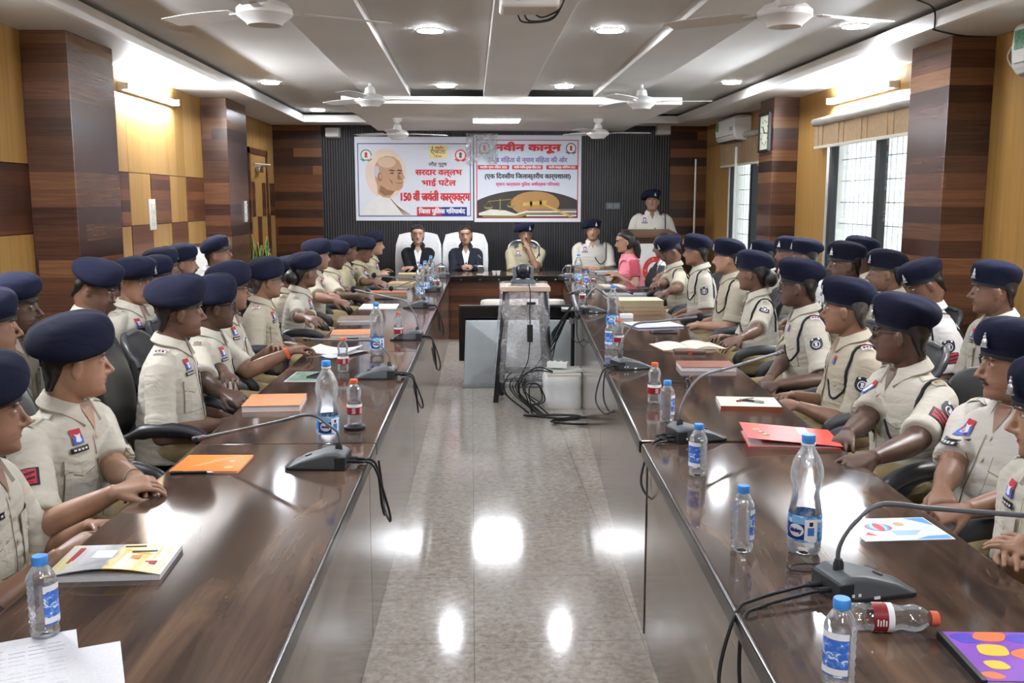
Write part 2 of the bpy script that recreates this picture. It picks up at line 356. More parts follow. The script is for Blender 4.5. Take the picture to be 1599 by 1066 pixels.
# ------------------------------------------------------------------ conference tables
TZ = .75
def xin_l(y): return -.373+(y-1.66)*.0137
def xin_r(y): return .546+(y-1.62)*.035 if y < 3.4 else .608+(y-3.4)*.0555
YS = [1.25, 3.4, 5.53, 7.66, 9.45, 11.12]
def conf_table(p0, p1, w, side, label):
    """p0,p1: ends of the inner top edge; the table spreads outwards to side (-1 left, 1 right)"""
    L = math.hypot(p1[0]-p0[0], p1[1]-p0[1]); a = math.atan2(p1[1]-p0[1], p1[0]-p0[0]) - PI/2
    t = tag(empty('conference_table', (p0[0], p0[1], 0), a), label, 'table', 'tables of the meeting room')
    x0, x1 = sorted((0, side*w))
    ob('tabletop', G().box(x0+.006, x1-.006, .0015, L-.0015, TZ-.028, TZ), M_top, t, bev=.003)
    g = G()
    for xa, xb in ((x0,x0+.03),(x1-.03,x1)): g.box(xa, xb, .0015, L-.0015, TZ-.05, TZ-.001)
    ob('edge_band', g, M_edge, t, bev=.006, seg=3)
    s0, s1 = sorted((side*.028, side*.046)); ob('front_panel', G().box(s0, s1, .004, L-.004, .0, TZ-.03), M_panel, t)
    for y in (.06, L-.08): q0, q1 = sorted((side*.05, side*(w-.09))); ob('side_panel', G().box(q0, q1, y, y+.02, 0, TZ-.03), M_panel, t)
    return t
names = ['nearest the camera', 'second from the camera', 'third from the camera', 'second from the far end', 'at the far end']
for i in range(5):
    a, b = YS[i]+.002, YS[i+1]-.002
    conf_table((xin_l(a),a), (xin_l(b),b), .645, -1, f'dark wood laminate table in the left row, {names[i]}')
    a2, b2 = (a, b) if i else (a, b-.035)
    conf_table((xin_r(a2+.001 if i else a2),a2), (xin_r(b2),b2), .70, 1, f'dark wood laminate table in the right row, {names[i]}')
t = tag(empty('head_table', (.42, 11.14, 0)), 'dark wood head table joining both rows in front of the banners', 'table')
ob('tabletop', G().box(-1.33,1.38,.0,.66,TZ-.028,TZ), M_top, t, bev=.003); ob('edge_band', G().box(-1.33,1.38,-.012,.02,TZ-.055,TZ+.001), M_edge, t, bev=.006)
ob('front_panel', G().box(-1.3,1.36,.06,.08,0,TZ-.03), M_dark, t)
g = G()
for x in np.linspace(-.55,.55,6): g.ell((x,-.013,TZ-.045),(.008,.005,.008))
ob('stud', g, M_steel, t, smooth=60)
for x in (-1.28,1.3): ob('side_panel', G().box(x,x+.02,.1,.6,0,TZ-.03), M_dark, t)

# ------------------------------------------------------------------ chairs
M_leath = mat('black_leather', '1b1c1f', .35, .2, 14, bump=.12, bscale=120)
M_mesh = mat('black_mesh_fabric', '17171a', .75, .5, 160, bump=.3, bscale=300)
M_gplas = mat('grey_chair_plastic', '3b3c40', .4)
M_towel = mat('white_towelling', 'dcdcdc', .9, .06, 40, bump=.4, bscale=160)
def rr(w, d, n=28, e=4.0):
    return [(w*math.copysign(abs(math.cos(2*PI*i/n))**(2/e), math.cos(2*PI*i/n)), d*math.copysign(abs(math.sin(2*PI*i/n))**(2/e), math.sin(2*PI*i/n))) for i in range(n)]
def office_chair(loc, rz, label, group, top=1.12, back=None, rim=None, wide=.25, arms=True, cat='chair', name='office_chair'):
    c = tag(empty(name, loc, rz), label, cat, group); bm_ = back or M_leath
    ob('seat', G().loft([[(x*s,y*s+.02,z) for x,y in rr(.25,.25)] for s,z in ((.85,.37),(1,.385),(1,.425),(.93,.445),(.6,.452))]), M_leath, c, smooth=50)
    # backrest: an upright cushion with rounded top, leaning back
    rings = []; zb = .50; H = top-zb
    for f in list(np.linspace(0,.84,12))+list(np.linspace(.87,1,9)):
        z = zb+H*f; y = -.24-.10*f**1.3+.03*math.sin(PI*f); w = wide*(.84+.18*math.sin(PI*min(1,f*1.15)**.8)); th = .04
        if f > .84: q = (f-.84)/.16; w *= .45+.55*math.sqrt(max(0,1-q**2.6)); th *= 1-.55*q**2
        if f < .1: w *= .88; th *= .7
        rings.append([(x, y+v+.06*(x/wide)**2, z-(.03*(x/wide)**2 if f > .8 else 0)) for x, v in rr(w, th, 32, 3.2)])
    ob('backrest', G().loft(rings), bm_, c, smooth=60)
    if rim:
        e = [r[0] for r in rings[9:]]+[rings[-1][j] for j in (2,4,8,12,14)]+[r[16] for r in rings[:8:-1]]
        ob('rim', G().tube(e, .014, 8), rim, c, smooth=60)
    if arms:
        for s in (-1, 1):
            p = spline([(s*.27,-.2,.42),(s*.3,-.17,.56),(s*.3,-.02,.655),(s*.295,.16,.65),(s*.29,.235,.59),(s*.285,.2,.46),(s*.26,.1,.40)], 6)
            ob('armrest', G().tube(p, [.02+.012*(1 if .3 < i/len(p) < .66 else 0) for i in range(len(p))], 10), M_gplas if top < 1.05 else M_black, c, smooth=60)
    ob('column', G().lathe([(.03,.1),(.03,.25),(.022,.25),(.022,.37),(.08,.372)], 14), M_black, c, smooth=40)
    ob('back_bracket', G().tube([(0,.0,.37),(0,-.24,.38),(0,-.27,.6)], .025, 8), M_black, c, smooth=60)
    for k in range(5):
        a = 2*PI*k/5+.3; u = Vector((math.cos(a),math.sin(a),0))
        l = ob('leg', G().tube([u*.02+Vector((0,0,.13)), u*.15+Vector((0,0,.115)), u*.29+Vector((0,0,.085))], [.03,.025,.017], 8), M_black, c, smooth=60)
        ob('caster', G().tube([u*.29+Vector((-u.y*.02,u.x*.02,.031)), u*.29+Vector((u.y*.02,-u.x*.02,.031))], .031, 14), M_black, l, smooth=40)
    return c

# ------------------------------------------------------------------ ceiling fans
M_fan = mat('fan_enamel', 'dfdfdd', .3, .03)
def fan(x, y, ztop, zhub, a, label, proto=[None]):
    h = ztop-zhub
    f = tag(empty('ceiling_fan', (x, y, ztop)), label, 'ceiling fan', 'white ceiling fans')
    ob('canopy', G().lathe([(.0,0),(.055,-.002),(.05,-.03),(.02,-.055),(.012,-.06)], 20), M_fan, f, smooth=40)
    ob('rod', G().tube([(0,0,-.04),(0,0,-h+.02)], .012, 10), M_fan, f, smooth=40)
    ob('motor', G().lathe([(0.014,-h+.11),(.04,-h+.09),(.05,-h+.045),(.10,-h+.03),(.125,-h+.005),(.125,-h-.02),(.10,-h-.04),(.085,-h-.05),(.075,-h-.065),(0.01,-h-.07)], 30), M_fan, f, smooth=35)
    for k in range(3):
        b = a+2*PI*k/3; T = Matrix.Rotation(b,4,'Z') @ Matrix.Translation((0,0,-h-.005)) @ Matrix.Rotation(R(8),4,'X')
        g = G(); xs = np.linspace(.17,.6,9)
        g.loft([[(x, w, .003*q+.004) for w, q in ((-.05-.012*s,0),(.05+.014*s,0),(.05+.014*s,1),(-.05-.012*s,1))] for i, x in enumerate(xs) for s in (math.sin(PI*(i+1)/10)*1.5,)], T=T)
        bl = ob('blade', g, M_fan, f)
        ob('blade_iron', G().box(.1,.2,-.018,.018,-.002,.003,T=T), M_fan, bl)
fan(-.93, 4.55, ZT, 2.465, .5, 'white ceiling fan at the top left, nearest on the left')
fan(1.45, 4.55, ZT, 2.475, .35, 'white ceiling fan at the top right, nearest on the right')
fan(-.86, 8.45, ZT-.03, 2.47, .25, 'white ceiling fan left of centre at the cross beam end')
fan(1.47, 8.45, ZT-.03, 2.46, -.1, 'white ceiling fan right of centre at the cross beam end')
fan(-.83, 11.1, 2.53, 2.36, .45, 'small far ceiling fan hanging before the portrait banner')
fan(1.44, 11.1, 2.53, 2.375, .02, 'small far ceiling fan hanging before the right banner')

# ------------------------------------------------------------------ wall fittings
def aircon(x, y, z, label):
    a = tag(empty('air_conditioner', (x, y, z)), label, 'air conditioner', 'split air conditioners on the right wall')
    pr = [(0,-.14),(-.17,-.13),(-.2,-.09),(-.21,.02),(-.2,.12),(-.17,.145),(0,.145)]
    g = G().loft([[(u, yy, v) for u, v in pr] for yy in (-.42,.42)]); ob('body', g, M_white, a, bev=.012, smooth=30)
    ob('air_flap', G().box(-.185,-.1,-.36,.36,-.142,-.13), M_black, a)
    ob('energy_label', G().box(-.2135,-.209,.27,.38,.0,.1), mat('green_energy_label','4f8f6a',.5,.5,60), a)
    ob('maker_badge', G().box(-.2135,-.209,-.36,-.24,-.02,.02), mat('pale_badge','9fb0c4',.5), a)
    ob('louvre_slot', G().box(-.213,-.2,-.38,.38,-.075,-.07), mat('slot_grey','8a8a88',.5), a)
aircon(XR, 11.42, 2.43, 'white air conditioner in the far right corner beside the clock')
aircon(XR, 4.93, 2.43, 'white air conditioner cut by the right edge, near the front pillar')
c = tag(empty('wall_clock', (2.93, 9.63, 2.28)), 'square black framed wall clock with pale dial on the pillar', 'clock')
g = G().box(-.035,0,-.17,-.145,-.19,.19).box(-.035,0,.145,.17,-.19,.19).box(-.035,0,-.145,.145,-.19,-.165).box(-.035,0,-.145,.145,.165,.19); ob('frame', g, M_black, c, bev=.004)
ob('dial', G().box(-.02,-.005,-.15,.15,-.17,.17), mat('clock_dial','d9dcc6',.4), c)
g = G()
for k in range(12): g.box(-.0225,-.019,-.006,.006,.105,.125,T=Matrix.Rotation(2*PI*k/12,4,'X'))
ob('hour_marks', g, M_black, c)
ob('hour_hand', G().box(-.025,-.021,-.006,.006,-.01,.075,T=Matrix.Rotation(R(-40),4,'X')), M_black, c); ob('minute_hand', G().box(-.028,-.025,-.004,.004,-.01,.11,T=Matrix.Rotation(R(95),4,'X')), M_black, c)
for x, z, s in ((-1.83,2.5,'left'),(2.57,2.545,'right')):
    sp = tag(empty('wall_speaker', (x, YB-.012, z)), f'small white wall speaker at the top {s} corner of the charcoal board', 'speaker', 'white wall speakers')
    ob('cabinet', G().loft([[(-.1,0,-.07),(.1,0,-.07),(.1,0,.07),(-.1,0,.07)],[(-.085,-.13,-.06),(.085,-.13,-.06),(.085,-.13,.055),(-.085,-.13,.055)]]), M_white, sp, bev=.01)
    ob('speaker_grille', G().box(-.075,.075,-.134,-.129,-.05,.045), mat('grille_cloth','c9c9c6',.8,.2,200), sp, bev=.006)
def switchplate(x, y, z, h, w, label, back=False):
    s = tag(empty('switch_plate', (x, y, z)), label, 'switch plate')
    if back:
        ob('plate', G().box(-w,w,-.012,0,-h,h), mat('grey_switch_plate','5d6166',.4), s, bev=.003); [ob('switch', G().box(q*w*.45-w*.32,q*w*.45+w*.32,-.018,-.01,-h*.6,h*.6), mat('grey_switch','75797e',.4), s) for q in (-1,1)]
    else:
        ob('plate', G().box(0,.012,-w,w,-h,h), M_white, s, bev=.004); 
        for k in range(4):
            for j in (-1,1): ob('switch', G().box(.01,.018,j*w*.45-w*.3,j*w*.45+w*.3,h*(-.75+.4*k),h*(-.5+.4*k)), M_offw, s)
switchplate(XL, 8.09, 1.5, .125, .07, 'white switch board on the left wall beside the first pillar')
switchplate(-2.38, 10.3, 1.5, .11, .05, 'narrow white switch board at the far left pillar')
switchplate(1.915, YB-.012, 1.54, .045, .10, 'grey switch plate on the charcoal board right of the banners', True)
for x, y, z0, z1, lab in ((3.0,12.95,0,2.15,'thin white pole standing at the right end of the back wall'),(2.98,10.9,0,2.2,'thin white pole standing before the narrow far window')):
    p = tag(empty('white_pole', (x, y, 0)), lab, 'pole', 'thin white poles'); ob('shaft', G().tube([(0,0,.02),(0,0,z1)], .014, 10), M_white, p, smooth=40); ob('foot', G().lathe([(.1,0),(.1,.015),(.02,.03)], 20), M_white, p, smooth=40); ob('cap', G().ell((0,0,z1),(.016,.016,.012)), M_white, p, smooth=60)
w = tag(empty('whiteboard', (-2.42, 8.9, 0), -.2), 'white board with grey rim leaning on the left wall behind the seated row', 'whiteboard')
ob('board', G().box(-.2,.2,-.012,.0,.35,1.2), M_white, w); g = G().box(-.22,.22,-.02,.01,1.2,1.23).box(-.22,.22,-.02,.01,.33,.35).box(-.22,-.2,-.02,.01,.35,1.2).box(.2,.22,-.02,.01,.35,1.2); ob('frame', g, M_steel, w)
for s in (-.18,.18): ob('leg', G().tube([(s,-.0,.34),(s,-.06,0)], .012, 8), M_steel, w)
# snake plant
pl = tag(empty('potted_snake_plant', (-2.37, 11.0, 0)), 'green snake plant with yellow edged leaves in a pot by the far pillar', 'plant')
ob('pot', G().lathe([(.1,.45),(.13,.47),(.16,.75),(.175,.76),(.175,.79),(.15,.79),(.14,.72)], 24), mat('pot_glaze','6b4a33',.4), pl, smooth=40)
ob('pot_stand', G().lathe([(.15,0),(.15,.02),(.05,.04),(.05,.42),(.13,.45)], 20), M_dark, pl, smooth=40)
ob('soil', G().lathe([(.142,.74),(.05,.755)], 20), mat('soil','2a1f16',.9), pl)
M_leaf = NT('snake_leaf'); 
tcx = M_leaf.n('TexCoord'); spx = M_leaf.n('SeparateXYZ', {0:tcx.outputs['UV']}); M_leaf.P(color=M_leaf.ramp(M_leaf.noise(M_leaf.coord((4,4,14)),3,3), [(.35,'1f4a22'),(.55,'2f6a30'),(.72,'7f9a4a')]), rough=.4); M_leaf = M_leaf.m
M_leafe = mat('leaf_edge_yellow','c9c06a',.45)
for k in range(13):
    a = k*2.4; r0 = .03+.06*random.random(); H = .27+.24*random.random(); b = random.uniform(0,PI); tl = .10*random.random()
    g = G(); L, Rr = [], []
    for i in range(7):
        f = i/6; w_ = .032*math.sin(PI*(.12+.86*f))**.6; cx = math.cos(a)*(r0+tl*f); cy = math.sin(a)*(r0+tl*f); z = .74+H*f
        dx, dy = math.cos(b+f*.5)*w_, math.sin(b+f*.5)*w_
        nx, ny = -dy*.1, dx*.1
        L.append([(cx-dx*.82,cy-dy*.82,z),(cx+nx,cy+ny,z),(cx+dx*.82,cy+dy*.82,z),(cx-nx+.002,cy-ny+.002,z)])
        Rr.append((cx,cy,dx,dy,z))
    g.loft(L); lf = ob('leaf', g, M_leaf, pl, smooth=60)
    e = G()
    for s in (-1,1): e.tube([(cx+s*dx*.85,cy+s*dy*.85,z) for cx,cy,dx,dy,z in Rr], .0045, 5)
    ob('leaf_edge', e, M_leafe, lf)

# ------------------------------------------------------------------ banners
def flat(name, color, rough=.55, var=.04): return mat(name, color, rough, var, 6)
def text_mesh(s, size, bold=0, sx=1.0):
    cu = bpy.data.curves.new('lettering','FONT'); cu.body = s; cu.size = size; cu.align_x = 'CENTER'; cu.extrude = .0004; cu.offset = bold; cu.resolution_u = 3
    o = bpy.data.objects.new('lettering', cu); COL.objects.link(o)
    me = bpy.data.meshes.new_from_object(o.evaluated_get(bpy.context.evaluated_depsgraph_get())); bpy.data.objects.remove(o); bpy.data.curves.remove(cu)
    co = np.zeros(len(me.vertices)*3); me.vertices.foreach_get('co', co); co = co.reshape(-1,3); co[:,0] *= sx; me.vertices.foreach_set('co', co.ravel()); return me, co
def letter(parent, s, x, z, size, color, width=None, y=-.004, name='lettering', bold=.002):
    """printed lettering, thickened by overlaying slightly shifted strokes"""
    me, co = text_mesh(s, size); w = co[:,0].max()-co[:,0].min(); k = 1.0 if width is None else width/w; d = bold*size/.1
    P = [p.vertices[:] for p in me.polygons]; n = len(co); V = []; F = []
    for i, (dx, dz) in enumerate(((0,0),(d,0),(-d,0),(d*.5,d*.7),(-d*.5,-d*.7))):
        V += [(c[0]*k+x+dx, -c[2]+y-.00025*i, c[1]+z+dz) for c in co]; F += [tuple(v+n*i for v in f) for f in P]
    bpy.data.meshes.remove(me); m2 = bpy.data.meshes.new(name); m2.from_pydata(V, [], F); m2.materials.append(color)
    o = bpy.data.objects.new(name, m2); COL.objects.link(o); o.parent = parent; return o
def shape(g, pts, y, m=0, th=.0006): n = len(pts); g.loft([[(x,y,z) for x,z in pts],[(x,y-th,z) for x,z in pts]], m); return g
def arc(cx, cz, rx, rz, a0, a1, n=16): return [(cx+rx*math.cos(R(a0+(a1-a0)*i/n)), cz+rz*math.sin(R(a0+(a1-a0)*i/n))) for i in range(n+1)]
def frame(g, x0, x1, z0, z1, t, y, m):
    for a in ((x0,x1,z0,z0+t),(x0,x1,z1-t,z1),(x0,x0+t,z0,z1),(x1-t,x1,z0,z1)): g.box(a[0],a[1],y-.0005,y,a[2],a[3],m)
def emblem(parent, x, z, r, ring, inner, name='emblem'):
    g = G(); shape(g, arc(x,z,r,r,0,360,28)[:-1], -.002, 0); shape(g, arc(x,z,r*.8,r*.8,0,360,28)[:-1], -.003, 1); shape(g, [(x-r*.3,z-r*.45),(x+r*.3,z-r*.45),(x+r*.18,z),(x+r*.3,z+r*.25),(x,z+r*.6),(x-r*.3,z+r*.25),(x-r*.18,z)], -.004, 2)
    for s in (-1,1): shape(g, [(x+s*r*.3,z-r*.95),(x+s*r*1.05,z-r*.55),(x+s*r*1.0,z-r*.8),(x+s*r*.35,z-r*1.2)], -.0035, 0)
    return ob(name, g, [ring, flat('emblem_white','f0f0f0'), inner], parent)
RED = flat('banner_red','d8343c'); BLU = flat('banner_blue','2a2f8f'); WHT = flat('banner_white','eef0f4'); BLK = flat('banner_ink','2f3038'); PNK = flat('banner_pink','e06a9a'); VIO = flat('banner_violet','8a72b0'); NVY = flat('banner_navy_line','3c3f78')
def banner_cloth(name, c0, c1):
    t = NT(name); co = t.coord(); s = t.n('SeparateXYZ', {0:co}); f = t.math('ADD', t.math('MULTIPLY', s.outputs[2], .8), t.math('MULTIPLY', t.noise(co,1.4,2), .5))
    t.P(color=t.ramp(f, [(.2,c0),(.9,c1)]), rough=.35); return t.m
bn = tag(empty('banner', (-.765, YB-.03, 1.345)), 'left flex banner with a bald man in profile and red lettering', 'banner', 'printed banners on the charcoal board')
g = G(); nx = 24
for k in range(nx):
    a, b = -.785+1.57*k/nx, -.785+1.57*(k+1)/nx; g.box(a, b, -.0005+.0008*math.sin(k*.9), .006, .0, 1.105)
ob('banner_sheet', g, banner_cloth('banner_sheet_left','eceef4','dfe3ee'), bn)
g = G(); frame(g, -.75, .755, .055, 1.02, .011, -.003, 0); ob('border_line', g, NVY, bn)
emblem(bn, -.635, .865, .075, flat('emblem_green','5f9a86'), RED); emblem(bn, .62, .865, .075, RED, flat('emblem_brown','7a5a58'))
ob('yellow_label', G().box(.205,.445,-.004,-.002,.82,1.0), flat('label_yellow','e8e0a0'), bn)
letter(bn, 'राष्ट्रीय', .335, .945, .05, RED, .11); letter(bn, '1', .245, .935, .07, BLK); letter(bn, 'एकता', .32, .885, .075, flat('label_brown','7a5a2a'), .2); letter(bn, 'िदवस', .32, .835, .04, RED, .1)
letter(bn, 'लौह पुरुष', .315, .725, .062, BLK, .24)
letter(bn, 'सरदार वल्लभ', .325, .605, .105, RED, .62, bold=.005); letter(bn, 'भाई पटेल', .325, .465, .105, RED, .45, bold=.005)
letter(bn, '150 वीं जयंती कार्यक्रम', .27, .265, .15, RED, .92, bold=.005)
g = G(); g.box(.03,.36,-.0035,-.002,.065,.18,0).box(.36,.7,-.0035,-.002,.065,.18,1); ob('caption_bar', g, [RED, BLU], bn)
letter(bn, 'िजला पुिलस गिरयाबंद', .365, .095, .085, WHT, .62, -.005, bold=.005)
# printed portrait: an elderly bald man in a white wrap
SK1, SK2, SK3 = flat('print_skin','c99f80'), flat('print_skin_light','e2c3a6'), flat('print_skin_dark','9c6f55')
g = G()
halo = arc(-.38,.62,.27,.33,0,360,30)[:-1]; shape(g, halo, -.0032, 0)
shape(g, [(-.72,.075),(-.66,.18),(-.58,.26),(-.48,.33),(-.4,.36),(-.28,.27),(-.2,.2),(-.12,.13),(-.08,.075)], -.004, 1)
head = [(-.49,.36),(-.495,.46),(-.52,.56),(-.53,.65),(-.515,.74),(-.46,.82),(-.37,.855),(-.27,.84),(-.2,.79),(-.165,.72),(-.16,.66),(-.145,.61),(-.125,.565),(-.15,.545),(-.145,.515),(-.155,.49),(-.15,.465),(-.165,.43),(-.2,.405),(-.26,.39),(-.3,.345),(-.33,.3),(-.42,.31)]
shape(g, head, -.005, 2)
shape(g, arc(-.36,.77,.12,.07,0,360,20)[:-1], -.006, 3); shape(g, [(-.3,.345),(-.26,.39),(-.36,.41),(-.45,.47),(-.47,.38),(-.40,.33)], -.006, 4)
shape(g, [(-.53,.64),(-.515,.72),(-.47,.72),(-.465,.63),(-.47,.57),(-.515,.58)], -.006, 5); shape(g, arc(-.455,.58,.03,.058,0,360,16)[:-1], -.0068, 4); shape(g, arc(-.45,.585,.018,.04,0,360,14)[:-1], -.0074, 2)
for cx in (-.29,-.19): shape(g, [(cx-.055,.655),(cx-.02,.675),(cx+.035,.665),(cx+.03,.652),(cx-.02,.658)], -.0068, 6); shape(g, arc(cx-.005,.628,.032,.012,0,360,14)[:-1], -.0068, 4); shape(g, arc(cx-.003,.628,.011,.011,0,360,10)[:-1], -.0075, 6)
shape(g, [(-.215,.63),(-.175,.56),(-.15,.545),(-.2,.54),(-.23,.555)], -.0068, 4); shape(g, [(-.27,.5),(-.15,.505),(-.15,.495),(-.2,.487)], -.0068, 4)
shape(g, [(-.34,.56),(-.29,.52),(-.29,.47),(-.31,.51)], -.0066, 4)
for k in range(5): x = -.24+k*.022; shape(g, [(-.33+k*.012,.3-k*.018),(-.31+k*.012,.29-k*.018),(x+.1,.075),(x+.085,.075)], -.0048, 7)
ob('portrait', g, [flat('print_halo','eed8c6'), flat('print_cloth','f2efec'), SK1, SK2, SK3, flat('print_grey_hair','c9ccd2'), flat('print_brow','4a352c'), flat('print_fold','b08a72')], bn)
# right banner
b2 = tag(empty('banner', (.755, YB-.03, 1.325)), 'right flex banner with red heading, scales, gavel and books', 'banner', 'printed banners on the charcoal board')
g = G()
for k in range(nx):
    a, b = -.72+1.44*k/nx, -.72+1.44*(k+1)/nx; g.box(a, b, -.0005+.0008*math.sin(k*1.1), .006, 0, 1.15)
ob('banner_sheet', g, banner_cloth('banner_sheet_right','eef0f6','d6e2f0'), b2)
g = G(); frame(g, -.69, .68, .05, 1.09, .012, -.003, 0); ob('border_line', g, RED, b2)
emblem(b2, -.58, .98, .075, flat('emblem_green2','6f9a86'), RED); emblem(b2, .58, .98, .07, flat('emblem_violet','6a5a78'), RED)
letter(b2, 'नवीन कानून', .0, .945, .125, RED, .88, bold=.009); letter(b2, 'दण्ड संहिता से न्याय संहिता की ओर'.replace('हि','िह'), .0, .795, .085, VIO, 1.06, bold=.004)
g = G()
for x0, x1 in ((-.67,-.25),(-.21,.2),(.25,.67)): g.box(x0,x1,-.004,-.002,.7,.755)
ob('heading_strip', g, RED, b2)
for x, s in ((-.46,'भारतीय न्याय संिहता 2023'),(-.005,'भारतीय नागिरक सुरक्षा संिहता 2023'),(.46,'भारतीय साक्ष्य अिधिनयम 2023')): letter(b2, s, x, .715, .04, WHT, .36, -.005, bold=.004)
letter(b2, '(एक िदवसीय िजलास्तरीय कार्यशाला)', .0, .58, .085, BLK, 1.15, bold=.004)
letter(b2, 'स्थान: कार्यालय पुिलस अधीक्षक गिरयाबंद', .0, .485, .055, PNK, .86, bold=.006)
g = G(); top = arc(.0,.05,.69,.37,0,180,30); top = [(x,z) for x,z in arc(0,-.03,.95,.455,22,158,30)]; top = [(max(-.68,min(.67,x)), z) for x,z in top]
shape(g, [(.67,.06)]+top+[(-.68,.06)], -.004, 0)
shape(g, arc(.1,.245,.33,.165,0,360,24)[:-1], -.0046, 1)
shape(g, [(-.68,.06),(.67,.06),(.67,.12),(-.68,.1)], -.005, 2)
shape(g, [(-.66,.12),(-.5,.17),(-.3,.155),(-.16,.11),(0,.155),(.02,.13),(-.06,.08),(-.3,.07),(-.66,.09)], -.0056, 3); shape(g, [(-.62,.09),(-.16,.085),(0,.13),(.02,.1),(-.1,.065),(-.6,.065)], -.006, 4)
for k, c in enumerate((3,5,3,5)): g.box(-.02,.66,-.0064-.0001*k,-.005,.075+.026*k,.095+.026*k,c)
g.box(-.38,-.365,-.0068,-.006,.15,.31,4); shape(g, [(-.53,.27),(-.22,.3),(-.22,.31),(-.53,.28)], -.0068, 4)
for x, z in ((-.53,.2),(-.22,.22)):
    shape(g, arc(x,z,.06,.03,180,360,12), -.0068, 4)
    for s in (-1,1): shape(g, [(x+s*.06,z),(x+s*.055,z),(x-.003,z+.075),(x+.003,z+.075)], -.0068, 4)
shape(g, [(-.07,.21),(.25,.24),(.26,.29),(-.06,.26)], -.0072, 6); shape(g, [(.18,.24),(.22,.245),(.63,.07),(.57,.06)], -.0076, 6); g.box(.03,.06,-.0078,-.007,.2,.285,4); g.box(.16,.19,-.0078,-.007,.215,.3,4)
ob('printed_picture', g, [flat('print_dark','3d3532'), flat('print_glow','b98a52'), flat('print_desk','2a2320'), flat('print_paper','e6e4d6'), flat('print_olive','8f8a3c'), flat('print_cover','8a7a70'), flat('print_gavel','d6b15c')], b2)
# crumpled clear film hanging over the join of the banners
def clear_film(name, op):
    t = NT(name); tr = t.n('BsdfTransparent', {0:(.97,.97,.98,1)}); gl = t.n('BsdfGlossy', {0:(.95,.95,.97,1),'Roughness':.25}); df = t.n('BsdfDiffuse', {0:(.95,.95,.97,1)})
    co = t.coord(); nz = t.noise(co, 26, 4, .6, 1.5); bp = t.n('Bump', {'Strength':.35,'Distance':.02,'Height':nz}); t.set(gl.inputs['Normal'], bp.outputs[0])
    m1 = t.n('MixShader', {0:.45,1:gl.outputs[0],2:df.outputs[0]}); f = t.ramp(nz, [(.4,(op*.45,)*3),(.72,(min(1,op*1.7),)*3)])
    m2 = t.n('MixShader', {0:f,1:tr.outputs[0],2:m1.outputs[0]}); t.set(t.out.inputs[0], m2.outputs[0]); return t.m
M_film = clear_film('clear_film', .42)
g = G(); V = []; n1, n2 = 14, 12
for j in range(n2+1):
    for i in range(n1+1): V.append((-.05+.42*i/n1, -.05-.02*math.sin(i*1.7+j)-.015*math.cos(j*2.1+i*.6), .36*j/n2-.05*math.sin(i*.7)*(1-j/n2)))
g.add(V, [(j*(n1+1)+i, j*(n1+1)+i+1, (j+1)*(n1+1)+i+1, (j+1)*(n1+1)+i) for j in range(n2) for i in range(n1)])
tag(ob('plastic_sheet', g, clear_film('torn_film', .5), None, (-.02, YB-.045, 2.13)), 'crumpled clear plastic sheet hanging over the join of both banners', 'plastic sheet')

# ------------------------------------------------------------------ podium
p = tag(empty('podium', (2.18, 11.75, 0), R(6)), 'wooden speaker podium with a white emblem poster on its front', 'podium')
ob('body', G().loft([[(-.26,-.2,0),(.26,-.2,0),(.26,.2,0),(-.26,.2,0)],[(-.28,-.22,1.17),(.28,-.22,1.17),(.28,.2,1.22),(-.28,.2,1.22)]]), M_pillar, p, bev=.006)
ob('lectern_top', G().loft([[(-.31,-.26,1.17),(.31,-.26,1.17),(.31,.24,1.23),(-.31,.24,1.23)],[(-.31,-.26,1.20),(.31,-.26,1.20),(.31,.24,1.26),(-.31,.24,1.26)]]), M_dark, p, bev=.005)
po = ob('poster', G().box(-.2,.2,-.226,-.219,.35,1.1), M_white, p)
g = G(); 
for r, m in ((.15,0),(.135,1),(.11,2),(.09,1),(.06,3)): shape(g, arc(0,.78,r,r*1.1,0,360,32)[:-1], -.2265-.0012*(5-m)-.004*(.15-r)*10, m)
for k in range(14):
    a = 2*PI*k/14; shape(g, arc(.122*math.cos(a),.78+.134*math.sin(a),.014,.014,0,360,8)[:-1], -.242, [0,2,3][k%3])
ob('round_emblem', g, [RED, WHT, flat('emblem_gold','c9a94a'), flat('emblem_leaf','6f9a4a')], po)
ob('base_plinth', G().box(-.3,.3,-.24,.24,0,.06), M_dark, p)

# ------------------------------------------------------------------ projector on the ceiling slab
p = tag(empty('projector', (.27, 4.62, 2.485)), 'white ceiling projector with dark lens, cut by the top edge', 'projector')
ob('body', G().box(-.135,.135,-.11,.13,.0,.1), M_white, p, bev=.018, seg=3)
ob('lens', G().lathe([(.036,0),(.036,.012),(.03,.018),(.026,.006)], 22, T=Matrix.Translation((-.055,-.105,.062)) @ Matrix.Rotation(PI/2,4,'X')), M_gplas, p, smooth=40); ob('lens_glass', G().ell((-.055,-.112,.062),(.024,.006,.024)), mat('lens_glass','0b0c10',.05), p, smooth=60)
g = G()
for k in range(6): g.box(.085+k*.006,.088+k*.006,-.113,-.108,.045,.085)
ob('vent_slots', g, M_gplas, p); ob('receiver', G().box(-.12,-.112,-.113,-.108,.08,.088), M_black, p)
ob('ceiling_mount', G().tube([(0,0,.1),(0,0,.13)], .03, 14), M_white, p, smooth=40)
g = G(); pb = (0.1,.06,.02)
for dx, dz in ((-.05,-.035),(-.02,-.03),(.03,-.012)): g.tube(spline([(dx,.1,.01),(dx+.03,.08,dz),(.1,.02,dz-.0),(.15,.0,.02),(.19,0,.13)],7), .0045, 6)
tag(ob('projector_cables', g, M_rub, None, (.27,4.62,2.485)), 'black cables looping below the white ceiling projector', 'cable')
